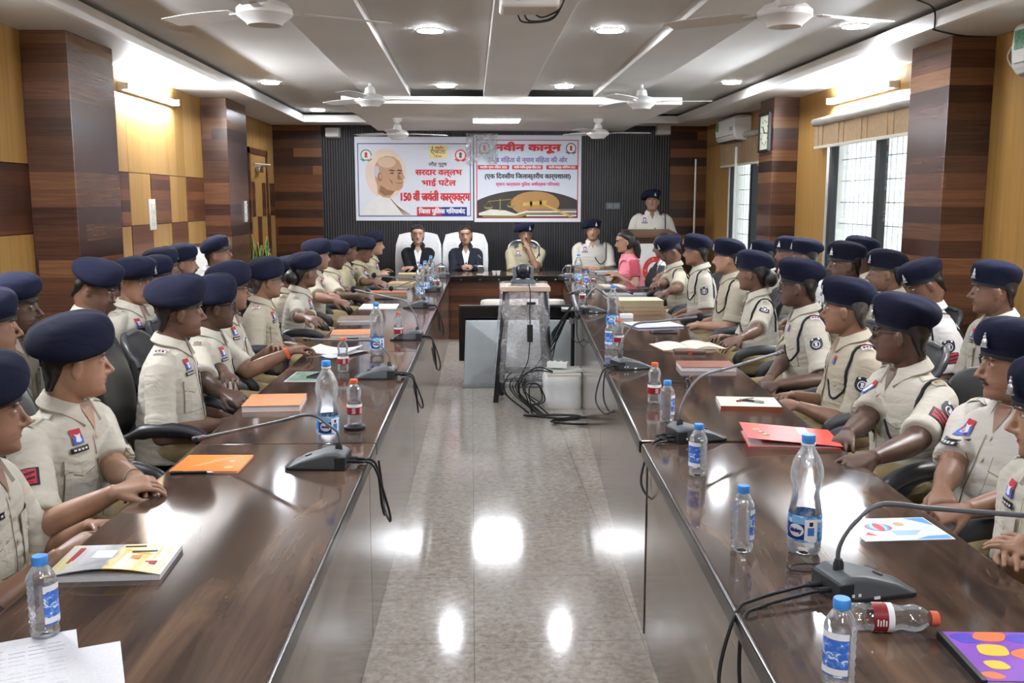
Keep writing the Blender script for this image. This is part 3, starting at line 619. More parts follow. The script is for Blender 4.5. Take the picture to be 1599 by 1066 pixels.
pts = [(.51,4.62,2.595),(.9,4.66,2.655),(1.13,4.66,2.655),(1.172,4.62,2.655),(1.175,4.6,2.594),(1.3,4.62,2.594),(1.56,4.63,2.594)]
tag(ob('ceiling_cable', G().tube(pts, .005, 6), M_rub), 'black cable clipped along the ceiling right of the projector', 'cable')
pts = spline([(2.05,5.0,2.693),(2.4,5.3,2.69),(2.62,5.55,2.69),(2.655,5.6,2.6),(2.68,5.65,2.592),(2.95,5.85,2.592),(3.1,5.86,2.59)],5)
tag(ob('ceiling_cable', G().tube(pts, .005, 6), M_rub), 'black cable crossing the ceiling border to the near right pillar', 'cable')
g = G().tube(spline([(3.16,5.62,2.55),(3.14,5.68,2.45),(3.15,5.62,2.38),(3.16,5.6,2.45)],6), .006, 6); tag(ob('air_conditioner_pipe', g, M_offw), 'pale pipe loop beside the air conditioner at the right edge', 'pipe')

# ------------------------------------------------------------------ screens, camera stand and clutter between the rows
tv = tag(empty('television', (.44, 8.52, 0)), 'black flat television standing low behind the grey board', 'television')
ob('cabinet', G().box(-.56,.56,-.0,.05,.19,.69), M_black, tv, bev=.006); ob('screen', G().box(-.54,.54,-.004,.0,.22,.67), mat('screen_black','0c0d10',.12), tv)
for s in (-.45,.4): ob('foot', G().tube([(s,-.02,.0),(s,.03,.2)], .014, 8), M_black, tv); 
bd = tag(empty('display_board', (.44, 8.26, 0)), 'plain pale grey board standing on the floor against the television', 'board')
ob('panel', G().loft([[(-.52,.0,.02),(.56,.0,.02),(.56,.03,.02),(-.52,.03,.02)],[(-.5,.13,.57),(.55,.13,.57),(.55,.16,.57),(-.5,.16,.57)]]), mat('pale_grey_panel','b9c2c6',.45,.03), bd, bev=.004); ob('bottom_ledge', G().box(-.53,.57,-.03,.04,0,.035), mat('pale_grey_ledge','aab2b6',.45), bd, bev=.004)
bb = tag(empty('bench', (.5, 9.45, 0)), 'long white bench top with rounded ends behind the wrapped stand', 'bench')
def cap_ring(s, z): return [(x*s if abs(x) < .3 else math.copysign(.3+(abs(x)-.3)*s, x), y*s, z) for x, y in [(.34+.08*math.cos(a),.1*math.sin(a)) for a in np.linspace(-PI/2,PI/2,10)]+[(-.34-.08*math.cos(a),-.1*math.sin(a)) for a in np.linspace(-PI/2,PI/2,10)]]
ob('seat', G().loft([cap_ring(.9,.52),cap_ring(1,.54),cap_ring(1,.62),cap_ring(.9,.64)]), M_offw, bb, smooth=50); ob('seat_inset', G().loft([cap_ring(.75,.641),cap_ring(.7,.644)]), M_white, bb)
for s in (-.3,.3): ob('leg', G().tube([(s,0,.53),(s*1.1,0,0)], .02, 8), M_steel, bb)
st = tag(empty('camera_stand', (.44, 7.75, 0)), 'tall black framed stand wrapped in clear plastic, carrying the camera', 'stand')
LG = [(-.255,-.14,0),(.2,-.14,0),(-.2,.16,0),(.17,.16,0)]; LT = [(-.175,-.11,.9),(.14,-.11,.9),(-.15,.12,.9),(.12,.12,.9)]
for a, b in zip(LG, LT): ob('leg', G().tube([a, b], .021, 4), mat('stand_frame','2b2d31',.4), st)
def lerp(a, b, f): return tuple(a[i]+(b[i]-a[i])*f for i in range(3))
for f in (.2,.28): ob('rung', G().tube([lerp(LG[0],LT[0],f), lerp(LG[1],LT[1],f)], .014, 4), M_black, st)
ob('rung', G().tube([lerp(LG[2],LT[2],.25), lerp(LG[3],LT[3],.25)], .014, 4), M_black, st)
ob('shelf_top', G().box(-.215,.18,-.17,.16,.9,.94), mat('stand_top','cbb3a0',.5), st, bev=.006)
g = G(); V = []; nn, mm = 40, 14
for j in range(mm+1):
    f = j/mm; z = .16+.8*f
    for i in range(nn):
        a = 2*PI*i/nn; ca, sa = math.cos(a), math.sin(a); q = .5; ex = math.copysign(abs(ca)**q, ca); ey = math.copysign(abs(sa)**q, sa)
        w = (.24-.05*f)*(1+.035*math.sin(5*a+j*1.3)+.02*math.sin(11*a-j)); 
        V.append((-.02+ex*w*1.0, ey*w*.78, z-.02*math.sin(3*a)*(1-f)))
g.add(V, [(j*nn+i, j*nn+(i+1)%nn, (j+1)*nn+(i+1)%nn, (j+1)*nn+i) for j in range(mm) for i in range(nn)])
ob('plastic_wrap', g, M_film, st, smooth=80)
ob('power_adapter', G().box(-.005,.04,-.20,-.17,.50,.64), M_black, st, bev=.006); ob('adapter_cord', G().tube(spline([(.02,-.185,.63),(.015,-.2,.75),(.02,-.19,.88),(.01,-.16,.96)],6), .004, 6).tube(spline([(.018,-.19,.5),(.0,-.2,.35),(-.05,-.2,.22),(-.02,-.2,.1),(.1,-.2,.01)],6), .004, 6), M_rub, st); ob('inline_connector', G().box(-.01,.06,-.205,-.185,.80,.82), M_black, st)
cm = tag(empty('conference_camera', (.41, 7.72, .94)), 'grey motorised conference camera on top of the wrapped stand', 'camera')
ob('base', G().loft([[(x,y,z) for x,y in rr(.1*s,.08*s,24,5)] for s,z in ((1,0),(1,.035),(.85,.05))]), mat('camera_grey','4d5357',.4), cm, smooth=40)
for s in (-1,1): ob('yoke_arm', G().loft([[(s*.068+x, y, z) for x,y in rr(.014,.05-.02*(z>.1),12,4)] for z in (.045,.1,.15)]), mat('camera_grey2','596065',.4), cm, smooth=40)
ob('camera_head', G().ell((0,0,.115),(.06,.06,.065),n=20), mat('camera_head_grey','33373b',.3), cm, smooth=60); ob('lens', G().lathe([(.032,0),(.032,.02),(.022,.024)], 20, T=Matrix.Translation((0,-.05,.105)) @ Matrix.Rotation(PI/2,4,'X')), mat('camera_lens','141a28',.08), cm, smooth=40)
bx_ = tag(empty('foam_box', (.71, 7.47, 0)), 'white glossy foam wrapped box on the floor among black cables', 'box')
ob('body', G().loft([[(x,y,z) for x,y in rr(.155*s,.14*s,28,7)] for s,z in ((.94,0),(1,.02),(1,.08),(.97,.1),(.97,.17),(1,.19),(1,.24),(.92,.26))]), mat('foam_wrap','eceeee',.3,.03,20), bx_, smooth=50); ob('lid_flap', G().box(-.13,.14,-.13,.12,.258,.272), M_offw, bx_)
tr = tag(empty('paper_tray', (.73, 7.50, .275), .2), 'flat white tray lying on the foam box under the socket', 'tray'); ob('tray_floor', G().box(-.15,.15,-.08,.08,0,.008), M_white, tr); ob('tray_rim', G().box(-.15,.15,-.085,-.075,0,.02).box(-.15,.15,.075,.085,0,.02), M_white, tr)
ex = tag(empty('extension_socket', (.68, 7.52, .30), -.35), 'white extension socket box on the tray with cables plugged in', 'socket'); ob('housing', G().box(-.085,.085,-.04,.04,0,.05), M_white, ex, bev=.01); g = G()
for k in (-.05,0,.05): g.box(k-.012,k+.012,-.012,.012,.049,.052)
ob('socket_holes', g, M_gplas, ex)
ms = tag(empty('microphone_stand', (.84, 7.95, 0)), 'black upright stand with steel clamp beside the right table', 'stand')
ob('pole', G().tube([(0,0,.02),(0,0,.86)], .016, 10), M_black, ms, smooth=40); ob('base', G().lathe([(.06,0),(.06,.02),(.02,.03)], 24), M_black, ms, smooth=40); ob('clamp', G().tube([(-.1,-.02,.72),(.02,-.02,.72)], .02, 12).tube([(-.01,-.02,.84),(.04,-.05,.66)], .02, 10).box(-.03,.03,-.03,.03,.6,.64), M_steel, ms, smooth=40)
g = G(); rs = random.Random(3)
for k in range(9):
    x0, y0 = .82+rs.uniform(-.02,.01), 7.9+rs.uniform(-.03,.03); x1 = .28+rs.uniform(0,.2); sag = rs.uniform(.05,.3)
    g.tube(spline([(x0,y0,.66+rs.uniform(-.06,.1)),(x0-.1-rs.uniform(0,.1),y0-.06,.5),(x0-.2-rs.uniform(0,.12),y0-.15,.3-sag*.4),(x1,y0-.3,.28-sag*.3),(x1-.05,y0-.42+rs.uniform(-.05,.05),.12),(x1+.12,7.22-rs.uniform(0,.12),.012)],6), .0055, 6)
ctag = ob('hanging_cables', g, M_rub); tag(ctag, 'tangle of black cables hanging from the clamp stand down to the foam box', 'cable')
def coil(cx, cy, rx, ry, n, z0, rot, r=.0065, wob=.25, seed=1):
    rs = random.Random(seed); pts = []
    for i in range(n*14): a = 2*PI*i/14; k = 1+wob*math.sin(a*.37+seed)*.5; x = rx*k*math.cos(a); y = ry*k*math.sin(a); pts.append((cx+x*math.cos(rot)-y*math.sin(rot), cy+x*math.sin(rot)+y*math.cos(rot), z0+.004*(i//14)+.005*math.sin(a*2)))
    return G().tube(pts, r, 6)
tag(ob('cable_coil', coil(.76,6.86,.17,.10,3,.012,.1,seed=2), M_rub), 'black cable coil on the floor, nearest the camera', 'cable')
tag(ob('cable_coil', coil(.6,7.03,.2,.05,2,.012,-.2,seed=5), M_rub), 'black cable loops on the floor just before the foam box', 'cable')
g = G()
for k in range(2):
    a0 = .03*k; g.tube(spline([(.62,7.34-a0,.30),(.5-.03*k,7.30-a0,.34-.02*k),(.38-.02*k,7.27-a0,.26),(.36,7.24-a0,.15-.02*k),(.44,7.22-a0,.07),(.53+.02*k,7.22-a0,.10),(.50,7.24-a0,.22),(.40+.03*k,7.22-a0,.2),(.45,7.16-a0,.012)],6), .0055, 6)
tag(ob('drooping_cables', g, M_rub), 'black cable loops drooping left of the foam box', 'cable')
tag(ob('floor_wire', G().tube(spline([(.4,7.3,.16),(.45,7.25,.05),(.47,7.2,.008),(.5,7.0,.008)],6), .004, 6), mat('pale_wire','c9c8b4',.5)), 'thin pale wire running down to the floor', 'wire')
# ------------------------------------------------------------------ bottles
def plastic(name, tint=(1,1,1), rough=.03, ior=1.3):
    """thin clear plastic: lets light through, shines at the rim and on its ripples"""
    t = NT(name); bp = t.n('Bump', {'Strength':.25,'Distance':.004,'Height':t.noise(t.coord(), 60, 2)})
    tr = t.n('BsdfTransparent', {0:lin(tint)}); gl = t.n('BsdfGlossy', {0:(1,1,1,1),'Roughness':rough+.03,'Normal':bp.outputs[0]}); df = t.n('BsdfTranslucent', {0:(.9,.93,.96,1),'Normal':bp.outputs[0]})
    lw = t.n('LayerWeight', {0:.35,'Normal':bp.outputs[0]}); m1 = t.n('MixShader', {0:t.math('ADD', t.math('MULTIPLY', lw.outputs['Fresnel'], .95), .06),1:tr.outputs[0],2:gl.outputs[0]})
    m2 = t.n('MixShader', {0:t.math('ADD', t.math('MULTIPLY', lw.outputs['Facing'], .16), .05),1:m1.outputs[0],2:df.outputs[0]}); t.set(t.out.inputs[0], m2.outputs[0]); return t.m
M_pet = plastic('clear_water_bottle', (.97,.985,1))
M_capb = mat('blue_cap', '3f8fe0', .4, .05); M_capr = mat('orange_cap', 'd8603c', .4, .05)
def label_mat(name, a, b, c, sc):
    t = NT(name); co = t.coord((sc,sc,sc*1.4)); t.P(color=t.ramp(t.noise(co, 3, 3, .5, .8), [(.4,a),(.5,b),(.6,c)], 'CONSTANT'), rough=.3); return t.m
M_lbb = label_mat('blue_wave_label', '2f7fd0', '7fb9ea', 'e8f1fa', 9); M_lbs = label_mat('small_blue_label', '3f6fd0', '5f8fe0', 'e6ecf6', 22)
M_lbr = mat('maroon_label', '8a1f28', .35, .1, 20); M_lbw = mat('white_label', 'eceef0', .35, .03); M_navy = mat('label_navy', '1d2f7a', .4)
def wrap(g, a0, a1, z0, z1, r, m=0, n=20, th=.0005):
    A = [R(a0+(a1-a0)*i/n) for i in range(n+1)]; rf = r if callable(r) else (lambda z: r)
    zz = np.linspace(z0, z1, 7)
    V = [((rf(z)+d)*math.cos(a), (rf(z)+d)*math.sin(a), z) for d in (0, th) for z in zz for a in A]; k = n+1; q = 7*k; F = []
    for j in range(6):
        for i in range(n): F.append((q+j*k+i, q+j*k+i+1, q+(j+1)*k+i+1, q+(j+1)*k+i)); F.append((j*k+i+1, j*k+i, (j+1)*k+i, (j+1)*k+i+1))
    return g.add(V, F, m)
def curved_text(parent, s, size, ang, z, r, color, width):
    me, co = text_mesh(s, size, .003*size/.05); w = co[:,0].max()-co[:,0].min(); k = width/w
    a = R(ang) + co[:,0]*k/r; d = r+.0012+co[:,2]*.5
    me.vertices.foreach_set('co', np.stack([d*np.cos(a), d*np.sin(a), co[:,1]+z], 1).ravel()); me.materials.append(color)
    o = bpy.data.objects.new('lettering', me); COL.objects.link(o); o.parent = parent; return o
PB = [(.012,.0),(.034,.002),(.040,.012),(.0405,.03),(.041,.05),(.0405,.09),(.0385,.115),(.035,.14),(.0325,.155),(.035,.17),(.039,.185),(.0405,.2),(.039,.218),(.033,.238),(.024,.256),(.0165,.268),(.0142,.275),(.0142,.285)]
def rb(z): return np.interp(z, [p[1] for p in PB], [p[0] for p in PB])+.0006
PS = [(.012,0),(.024,.001),(.0285,.008)]+[(.0285-.0022*(k % 2), .014+.008*k) for k in range(13)]+[(.0285,.118),(.026,.128),(.018,.142),(.0125,.148),(.0125,.155)]
PR = [(.01,0),(.023,.001),(.0275,.008),(.0275,.03),(.0255,.036),(.0285,.042),(.0285,.085),(.0265,.092),(.0235,.105),(.0265,.118),(.0275,.13),(.024,.145),(.016,.156),(.0125,.161),(.0125,.166)]
def cap(parent, r, z0, z1, m):
    return ob('cap', G().lathe([(r*.96,z0),(r,z0+.002),(r,z1-.003),(r*.9,z1)], 26, fn=lambda a,z: 1+.02*math.cos(2*PI*a*26*.5)), m, parent, smooth=50)
BOT = {}
def proto_big():
    b = empty('water_bottle'); ob('body', G().lathe(PB, 30), M_pet, b, smooth=60)
    g = G(); wrap(g, 0, 360, .04, .105, rb, 0, 40); wrap(g, -122, -78, .046, .098, lambda z: rb(z)+.0008, 1); wrap(g, -190, -122, .046, .085, lambda z: rb(z)+.0006, 2)
    l = ob('label', g, [M_lbb, M_lbw, M_navy], b)
    g = G(); N = 24; c0 = R(-150)
    V = []
    for f in (1,.75,.5,.25,.02):
        for i in range(N): q = 2*PI*i/N; aa = c0+f*.019*math.cos(q)/.042; z = .069+f*.016*math.sin(q); d = rb(z)+.0022; V.append((d*math.cos(aa), d*math.sin(aa), z))
    g.add(V, [(k*N+i, k*N+(i+1)%N, (k+1)*N+(i+1)%N, (k+1)*N+i) for k in range(4) for i in range(N)]+[tuple(range(4*N,5*N))])
    ob('oval_mark', g, M_lbw, l); curved_text(l, 'kinley', .014, -150, .0655, .0443, M_navy, .030)
    g = G(); wrap(g, -107, -95, .082, .092, lambda z: rb(z)+.0018, 0); wrap(g, -112, -90, .058, .078, lambda z: rb(z)+.0016, 1); ob('printed_figure', g, [mat('print_hair','2a2430'), mat('print_shirt','3f7fd6')], l)
    cap(b, .0165, .283, .302, M_capb); ob('neck_ring', G().lathe([(.0175,.277),(.0175,.281)], 24), M_lbw, b); return b
def proto_small():
    b = empty('small_water_bottle'); ob('body', G().lathe(PS, 16, fn=lambda a,z: 1 if z > .13 or z < .006 else 1+.025*math.cos(2*PI*a*8)), M_pet, b, smooth=35)
    g = G(); wrap(g, -75, 30, .03, .112, .0293, 0); wrap(g, -75, 30, .1, .112, .0297, 1); wrap(g, -75, 30, .034, .046, .0297, 1); l = ob('label', g, [M_lbs, M_lbw], b)
    cap(b, .0155, .150, .168, M_capb); return b
def proto_red():
    b = empty('small_water_bottle'); ob('body', G().lathe(PR, 26), M_pet, b, smooth=60)
    g = G(); wrap(g, 0, 360, .044, .072, .029, 0, 36); wrap(g, 0, 360, .072, .084, .029, 1, 36); l = ob('label', g, [M_lbr, M_lbw], b)
    g = G()
    for a in (-90, -30, 40, 150): 
        for k in range(4): wrap(g, a-14+(k % 2)*4, a+14, .049+.0055*k, .0515+.0055*k, .0296, 0, 6)
    ob('label_print', g, M_lbw, l); cap(b, .0152, .162, .178, M_capr); return b
GB = 'water bottles on the tables'
def bottle(kind, px, py, label, rz=0, z=TZ, lift=.0):
    p = onz(px, py, TZ); p = (p[0], p[1]+.025, z+lift)
    if kind not in BOT:
        b = {'big':proto_big,'small':proto_small,'red':proto_red}[kind](); b.location = p; b.rotation_euler = (0,0,rz); tag(b, label, 'bottle', GB); BOT[kind] = b; return b
    return dup(BOT[kind], p, rz, label, GB)
bottle('big', 1260, 868, 'large clear water bottle with blue label, nearest large one on the right table', R(12))
bottle('big', 511, 694, 'large clear water bottle behind the nearest microphone on the left table', R(58))
bottle('big', 588, 556, 'large blue capped water bottle standing midway along the left table', R(60))
bottle('big', 957, 516, 'large blue capped water bottle midway along the right table', R(40))
bottle('big', 656, 466, 'large water bottle far along the left table, left of a pair', R(30)); bottle('big', 673, 445, 'large water bottle far along the left table, right of a pair', R(60))
bottle('big', 664, 457, 'large water bottle half hidden between two others at the far left table', R(20))
bottle('big', 903, 442, 'large water bottle at the far end of the right table before the seated officer', R(20))
bottle('small', 62, 1000, 'small ribbed water bottle at the lower left corner beside loose papers', R(12))
bottle('small', 1162, 864, 'small ribbed blue capped bottle left of the large bottle, near table edge', R(8))
bottle('small', 1092, 745, 'small ribbed blue capped bottle beside the microphone base right of the aisle', R(-120))
bottle('small', 1043, 661, 'small ribbed blue capped bottle beside a red capped one on the right table', R(5))
bottle('small', 1316, 1082, 'small blue capped bottle cut by the bottom edge below the fallen bottle', R(-110))
bottle('small', 953, 546, 'small blue capped bottle in front of the large bottle midway along the right table', R(-100)); bottle('small', 915, 449, 'small blue capped bottle far along the right table beside the far microphone', R(-60))
co_ = onz(553, 672, TZ); tag(ob('coaster', G().lathe([(.03,0),(.041,.003),(.042,.012),(.036,.017)], 28), M_black, None, (co_[0], co_[1]+.025, TZ), smooth=40), 'black round coaster under the red capped bottle on the left table', 'coaster')
bottle('red', 553, 672, 'red capped small bottle standing on a black coaster on the left table', R(0), TZ, .017)
bottle('red', 535, 582, 'red capped small bottle beside the open white papers on the left table', R(20)); bottle('red', 622, 532, 'red capped small bottle behind a microphone base, midway along the left table', R(40))
bottle('red', 1023, 631, 'red capped small bottle beside a blue capped one on the right table', R(10)); bottle('red', 967, 546, 'red capped small bottle beside the large bottle midway along the right table', R(30))
bottle('red', 910, 474, 'red capped small bottle at the inner edge far along the right table', R(50)); bottle('red', 925, 447, 'red capped small bottle far along the right table behind the black folder', R(80)); bottle('red', 682, 450, 'red capped small bottle at the far end of the left table', R(80))
pf = onz(1330, 990, TZ); dup(BOT['red'], (pf[0], pf[1]+.02, TZ+.0295), 0, 'red capped bottle lying on its side beside the nearest microphone', GB, rot=(0, R(90), R(-6)))

# ------------------------------------------------------------------ conference microphones
M_mic = mat('mic_grey_plastic', '53585c', .45, .06); M_micd = mat('mic_dark_plastic', '24272a', .45); M_goose = mat('gooseneck_grey', '5c6067', .4); M_foam = mat('mic_foam', '14141c', .95, .3, 200, bump=.5, bscale=400); M_red = mat('mic_red_ring', 'b8323a', .4)
def mic(px, py, ang, head, headX, label, foam=False, arch=.17, cords=1, edge=None, seed=1, cordless=False):
    """ang: turn of the base so that its local +X points at the seated person; head: pixel of the tip, met at the plane x = headX"""
    p = onz(px, py, TZ); t = tag(empty('conference_microphone', (p[0], p[1]+.04, TZ), ang), label, 'microphone', 'gooseneck microphones on the tables')
    P1 = [(-.085,.0),(-.085,.05),(-.06,.062),(-.02,.058),(.06,.034),(.105,.012),(.112,.0)]
    def sect(sc, w): return [(x, w, z*sc) for x, z in P1]
    ob('base', G().loft([[(x*.96,w,z*s) for x,z in P1] for w,s in ((-.056,.82),(-.05,.98),(-.04,1.0),(.04,1.0),(.05,.98),(.056,.82))]), M_mic, t, bev=.003, smooth=50)
    b = ob('base_skirt', G().loft([[(x,w,z) for x,w in [(-.086,-.057),(.108,-.057),(.116,-.04),(.116,.04),(.108,.057),(-.086,.057)]] for z in (0,.011)]).box(-.086,-.05,-.0575,.0575,.005,.046), M_micd, t, bev=.003)
    g = G()
    for k in (-1,1): g.box(-.045+k*.008-.003,-.045+k*.008+.003,-.0592,-.0565,.016,.022)
    g.box(-.0,.014,-.0592,-.0565,.006,.012); ob('side_marks', g, M_lbw, t)
    ob('talk_button', G().lathe([(.012,.0),(.012,.006)], 14, T=Matrix.Translation((.045,0,.036)) @ Matrix.Rotation(R(17),4,'Y')), M_micd, t, smooth=40)
    H = onx(head[0], head[1], headX); M = t.matrix_basis.copy(); h = Matrix.Translation(t.location) @ Matrix.Rotation(ang,4,'Z'); e = h.inverted() @ Vector(H)
    s = Vector((-.055,0,.06)); d = (e-s); dh = Vector((d.x,d.y,0)); top = max(s.z+arch*.62, min(e.z+.04, s.z+arch))
    pts = spline([s, s+Vector((.0,0,.05)), s+dh*.07+Vector((0,0,(top-s.z)*.72)), s+dh*.20+Vector((0,0,(top-s.z)*1.0)), s+dh*.45+Vector((0,0,(top-s.z)*.69+(e.z-s.z)*.31)), s+dh*.75+Vector((0,0,(top-s.z)*.31+(e.z-s.z)*.69)), e], 8)
    ob('gooseneck', G().tube(pts, [.006 if i > len(pts)*.45 else .0048 for i in range(len(pts))], 10), M_goose, t, smooth=60)
    ob('neck_socket', G().lathe([(.012,.0),(.012,.018),(.008,.03)], 16, T=Matrix.Translation((-.055,0,.052))), M_micd, t, smooth=40)
    u = (pts[-1]-pts[-4]); u = Vector(u).normalized(); e = Vector(pts[-1])
    if foam: ob('foam_head', G().ell((0,0,0),(.021,.021,.024),n=18,T=Matrix.Translation(e+u*.012)), M_foam, t, smooth=60)
    else: ob('capsule', G().tube([e, e+u*.006, e+u*.05, e+u*.056],[.0065,.0095,.0095,.006],14), M_goose, t, smooth=40); ob('red_ring', G().tube([e+u*.012, e+u*.017],.0102,14), M_red, t, smooth=40); ob('capsule_tip', G().tube([e+u*.03,e+u*.056],.0105,14), M_micd, t, smooth=40)
    if not cordless:
        ed = edge if edge is not None else .19; rs = random.Random(seed)
        g = G()
        for k in range(2):
            y0 = -.02+.035*k; lo = .17+.08*rs.random(); y2 = y0-.08-.05*rs.random()
            g.tube([(-.086,y0,.022),(-.115,y0,.022)], .007, 8); 
            g.tube(spline([(-.11,y0,.022),(-.14,y0,.02),(-ed+.02,y0-.02,.012),(-ed-.035,y0-.04,-.005),(-ed-.05-.03*k,y0-.06,-lo*.7),(-ed-.045-.02*k,y2-.03,-lo),(-ed-.03,y2-.10,-lo*.8),(-ed-.012,y2-.12,-.05-.03*k)], 7), .0042, 7)
        ob('cord', g, M_rub, t, smooth=60)
    return t
mic(1352, 935, R(12), (1620,806), 1.27, 'grey gooseneck microphone nearest the camera on the right table', edge=.28, seed=4)
mic(1086, 690, R(14), (1212,552), 1.27, 'grey gooseneck microphone second from the camera on the right table', edge=.145, arch=.16, seed=2)
mic(985, 577, R(16), (1090,495), 1.23, 'grey gooseneck microphone with foam ball third along the right table', True, edge=.13, seed=3)
mic(926, 489, R(20), (978,483), 1.28, 'grey gooseneck microphone with foam ball far along the right table', True, edge=.12, seed=6, arch=.2)
mic(908, 460, R(150), (980,455), 1.4, 'dark gooseneck microphone behind the red capped bottle, far right table', edge=.3, seed=8, cordless=True)
mic(886, 437, R(20), (925,425), 1.35, 'dark gooseneck microphone at the far end of the right table', edge=.12, seed=7, cordless=True)
mic(501, 733, R(176), (322,682), -.93, 'grey gooseneck microphone nearest the camera on the left table', edge=.13, seed=5)
mic(590, 592, R(176), (486,530), -.86, 'grey gooseneck microphone second from the camera on the left table', edge=.13, seed=9)
mic(638, 531, R(176), (553,452), -.83, 'grey gooseneck microphone with foam ball third along the left table', True, edge=.11, seed=10)
mic(652, 481, R(176), (586,430), -.8, 'grey gooseneck microphone with foam ball fourth along the left table', True, edge=.12, seed=11)
mic(674, 456, R(176), (612,450), -.72, 'dark gooseneck microphone fifth along the left table', True, edge=.12, seed=12, cordless=True)
mic(690, 434, R(176), (652,430), -.6, 'dark gooseneck microphone at the far end of the left table', edge=.1, seed=13, cordless=True)
mic(746, 421, R(90), (752,404), .08, 'dark microphone on the head table before the second woman in black', cordless=True)

# ------------------------------------------------------------------ books, papers and small things
def cover(name, stops, sc=4, rough=.35): 
    t = NT(name); t.P(color=t.ramp(t.noise(t.coord((sc,sc,1)), 2.2, 2, .5, 1.2), [(i/len(stops)*.5+.28, c) for i, c in enumerate(stops)], 'CONSTANT'), rough=rough); return t.m
M_buffp = mat('aged_page_edges','a8987a',.7,.1,120); M_page = mat('page_edges', 'd9d9dd', .7, .05, 150)
def at(px, py, z=TZ): p = onz(px, py, z); return (p[0], p[1], z)
def book(px, py, w, d, h, rz, col, label, name='notebook', cat='notebook', group=None, z=TZ, curl=False, loc=None, pg=None):
    b = tag(empty(name, loc or at(px,py,z), rz), label, cat, group); e = .0015
    ob('pages', G().box(-w/2+.002,w/2-.003,-d/2+.003,d/2-.003,e,h-e), pg or M_page, b)
    ob('cover', G().box(-w/2,w/2,-d/2,d/2,0,e).box(-w/2,w/2,-d/2,d/2,h-e,h+.0004).box(-w/2-.0005,w/2,d/2-.0018,d/2+.0005,0,h), col, b, bev=.0006)
    return b
def sheet(px, py, w, d, rz, m, label, name='paper_sheet', cat='paper', th=.0012, group=None, bend=0, z=TZ):
    g = G(); n = 10
    g.loft([[(-w/2+w*i/n,-d/2,bend*((i/n-.5)*2)**2),(-w/2+w*i/n,d/2,bend*((i/n-.5)*2)**2),(-w/2+w*i/n,d/2,bend*((i/n-.5)*2)**2+th),(-w/2+w*i/n,-d/2,bend*((i/n-.5)*2)**2+th)] for i in range(n+1)])
    return tag(ob(name, g, m, None, at(px,py,z), rz), label, cat, group)
M_orange = mat('orange_cover','ef8a3c',.35,.06,14); M_tan = mat('tan_cover','cf8858',.45,.06); M_brown = mat('brown_leather_cover','8a4a32',.4,.1,30,bump=.1); M_redf = mat('red_folder','ec4a3c',.35,.04)
b = tag(empty('notebook', at(182,882), R(2)), 'spiral notebook with yellow and grey picture cover at the lower left', 'notebook')
ob('pages', G().box(-.13,.13,-.1,.1,0,.012), M_page, b)
g = G(); n = 12; g.loft([[(-.132+.264*i/n,-.104,.013+.03*max(0,1-i/n*1.6)**2*.0+.018*math.sin(PI*i/n)),(-.132+.264*i/n,.102,.013),(-.132+.264*i/n,.102,.0145),(-.132+.264*i/n,-.104,.0145+.018*math.sin(PI*i/n))] for i in range(n+1)])
t = NT('picture_cover'); co = t.coord(); s = t.n('SeparateXYZ', {0:co}); f = t.math('ADD', t.math('MULTIPLY', s.outputs[0], 3.2), t.math('ADD', .5, t.math('MULTIPLY', t.math('SUBTRACT', t.noise(co, 14, 3), .5), .5)))
t.P(color=t.ramp(f, [(.06,'e6dc8e'),(.18,'dfe0e4'),(.34,'c9cbd0'),(.46,'8a9196'),(.54,'e9c24a'),(.74,'e8b52e'),(.93,'e6e2c0')]), rough=.3); cv = ob('cover', g, t.m, b)
g = G()
for x, y, w_, h_, m in ((-.1,.02,.012,.1,0),(.06,.03,.06,.006,1),(.03,.06,.05,.006,1),(.09,-.04,.03,.02,0),(.05,-.01,.022,.022,2),(-.03,.01,.05,.05,3)): g.box(x-w_/2,x+w_/2,y-h_/2,y+h_/2,.0145+.009*math.sin(PI*(x+.132)/.264),.0162+.0095*math.sin(PI*(x+.132)/.264),m)
ob('cover_print', g, [flat('print_crimson','a63a3a'), flat('print_black','3a3430'), flat('print_orange','e8864a'), flat('print_pale','eef0f2')], cv)
book(332, 726, .222, .20, .008, R(-2), M_orange, 'orange notebook with a black pen along its near edge, left table')
b = kids(bpy.data.objects['notebook.001'])
g = G()
for k in range(9): g.tube(spline([(-.06+.008*k,-.05+.012*k,.0088),(-.02+.012*k,-.02+.012*k,.0088),(.0+.012*k,.04+.005*k,.0088)],4), .0007, 4)
for x, y, r in ((.068,-.055,.014),(.06,.02,.01)): g.prism([(x+r*math.cos(a),y+r*math.sin(a)) for a in np.linspace(0,2*PI,18)[:-1]], .0082, .0092)
ob('cover_print', g, flat('print_peach','f6c79a'), bpy.data.objects['notebook.001'])
pen = tag(empty('pen', (at(310,738)[0], at(310,738)[1]-.012, TZ), R(2)), 'black ballpoint pen along the near edge of the orange notebook', 'pen'); ob('barrel', G().tube([(-.085,0,.005),(.03,0,.005)], .005, 10), M_black, pen, smooth=40); ob('tip', G().tube([(.03,0,.005),(.045,0,.005),(.052,0,.004)], [.005,.003,.001], 8), M_steel, pen, smooth=40); ob('clip', G().box(-.08,-.045,-.001,.001,.0095,.0115), M_steel, pen)
book(430, 633, .24, .25, .026, R(3), M_tan, 'thick tan diary on the left table before the clasped hands')
sheet(480, 588, .17, .27, R(-3), M_page, 'green picture pamphlet on the left table beside a microphone', 'pamphlet', 'pamphlet'); pm = bpy.data.objects['pamphlet']
ob('cover_picture', G().box(-.078,.078,-.125,.125,.0012,.002), cover('green_photo',['1f4030','3f6a4a','6f8f76','27506a']), pm)
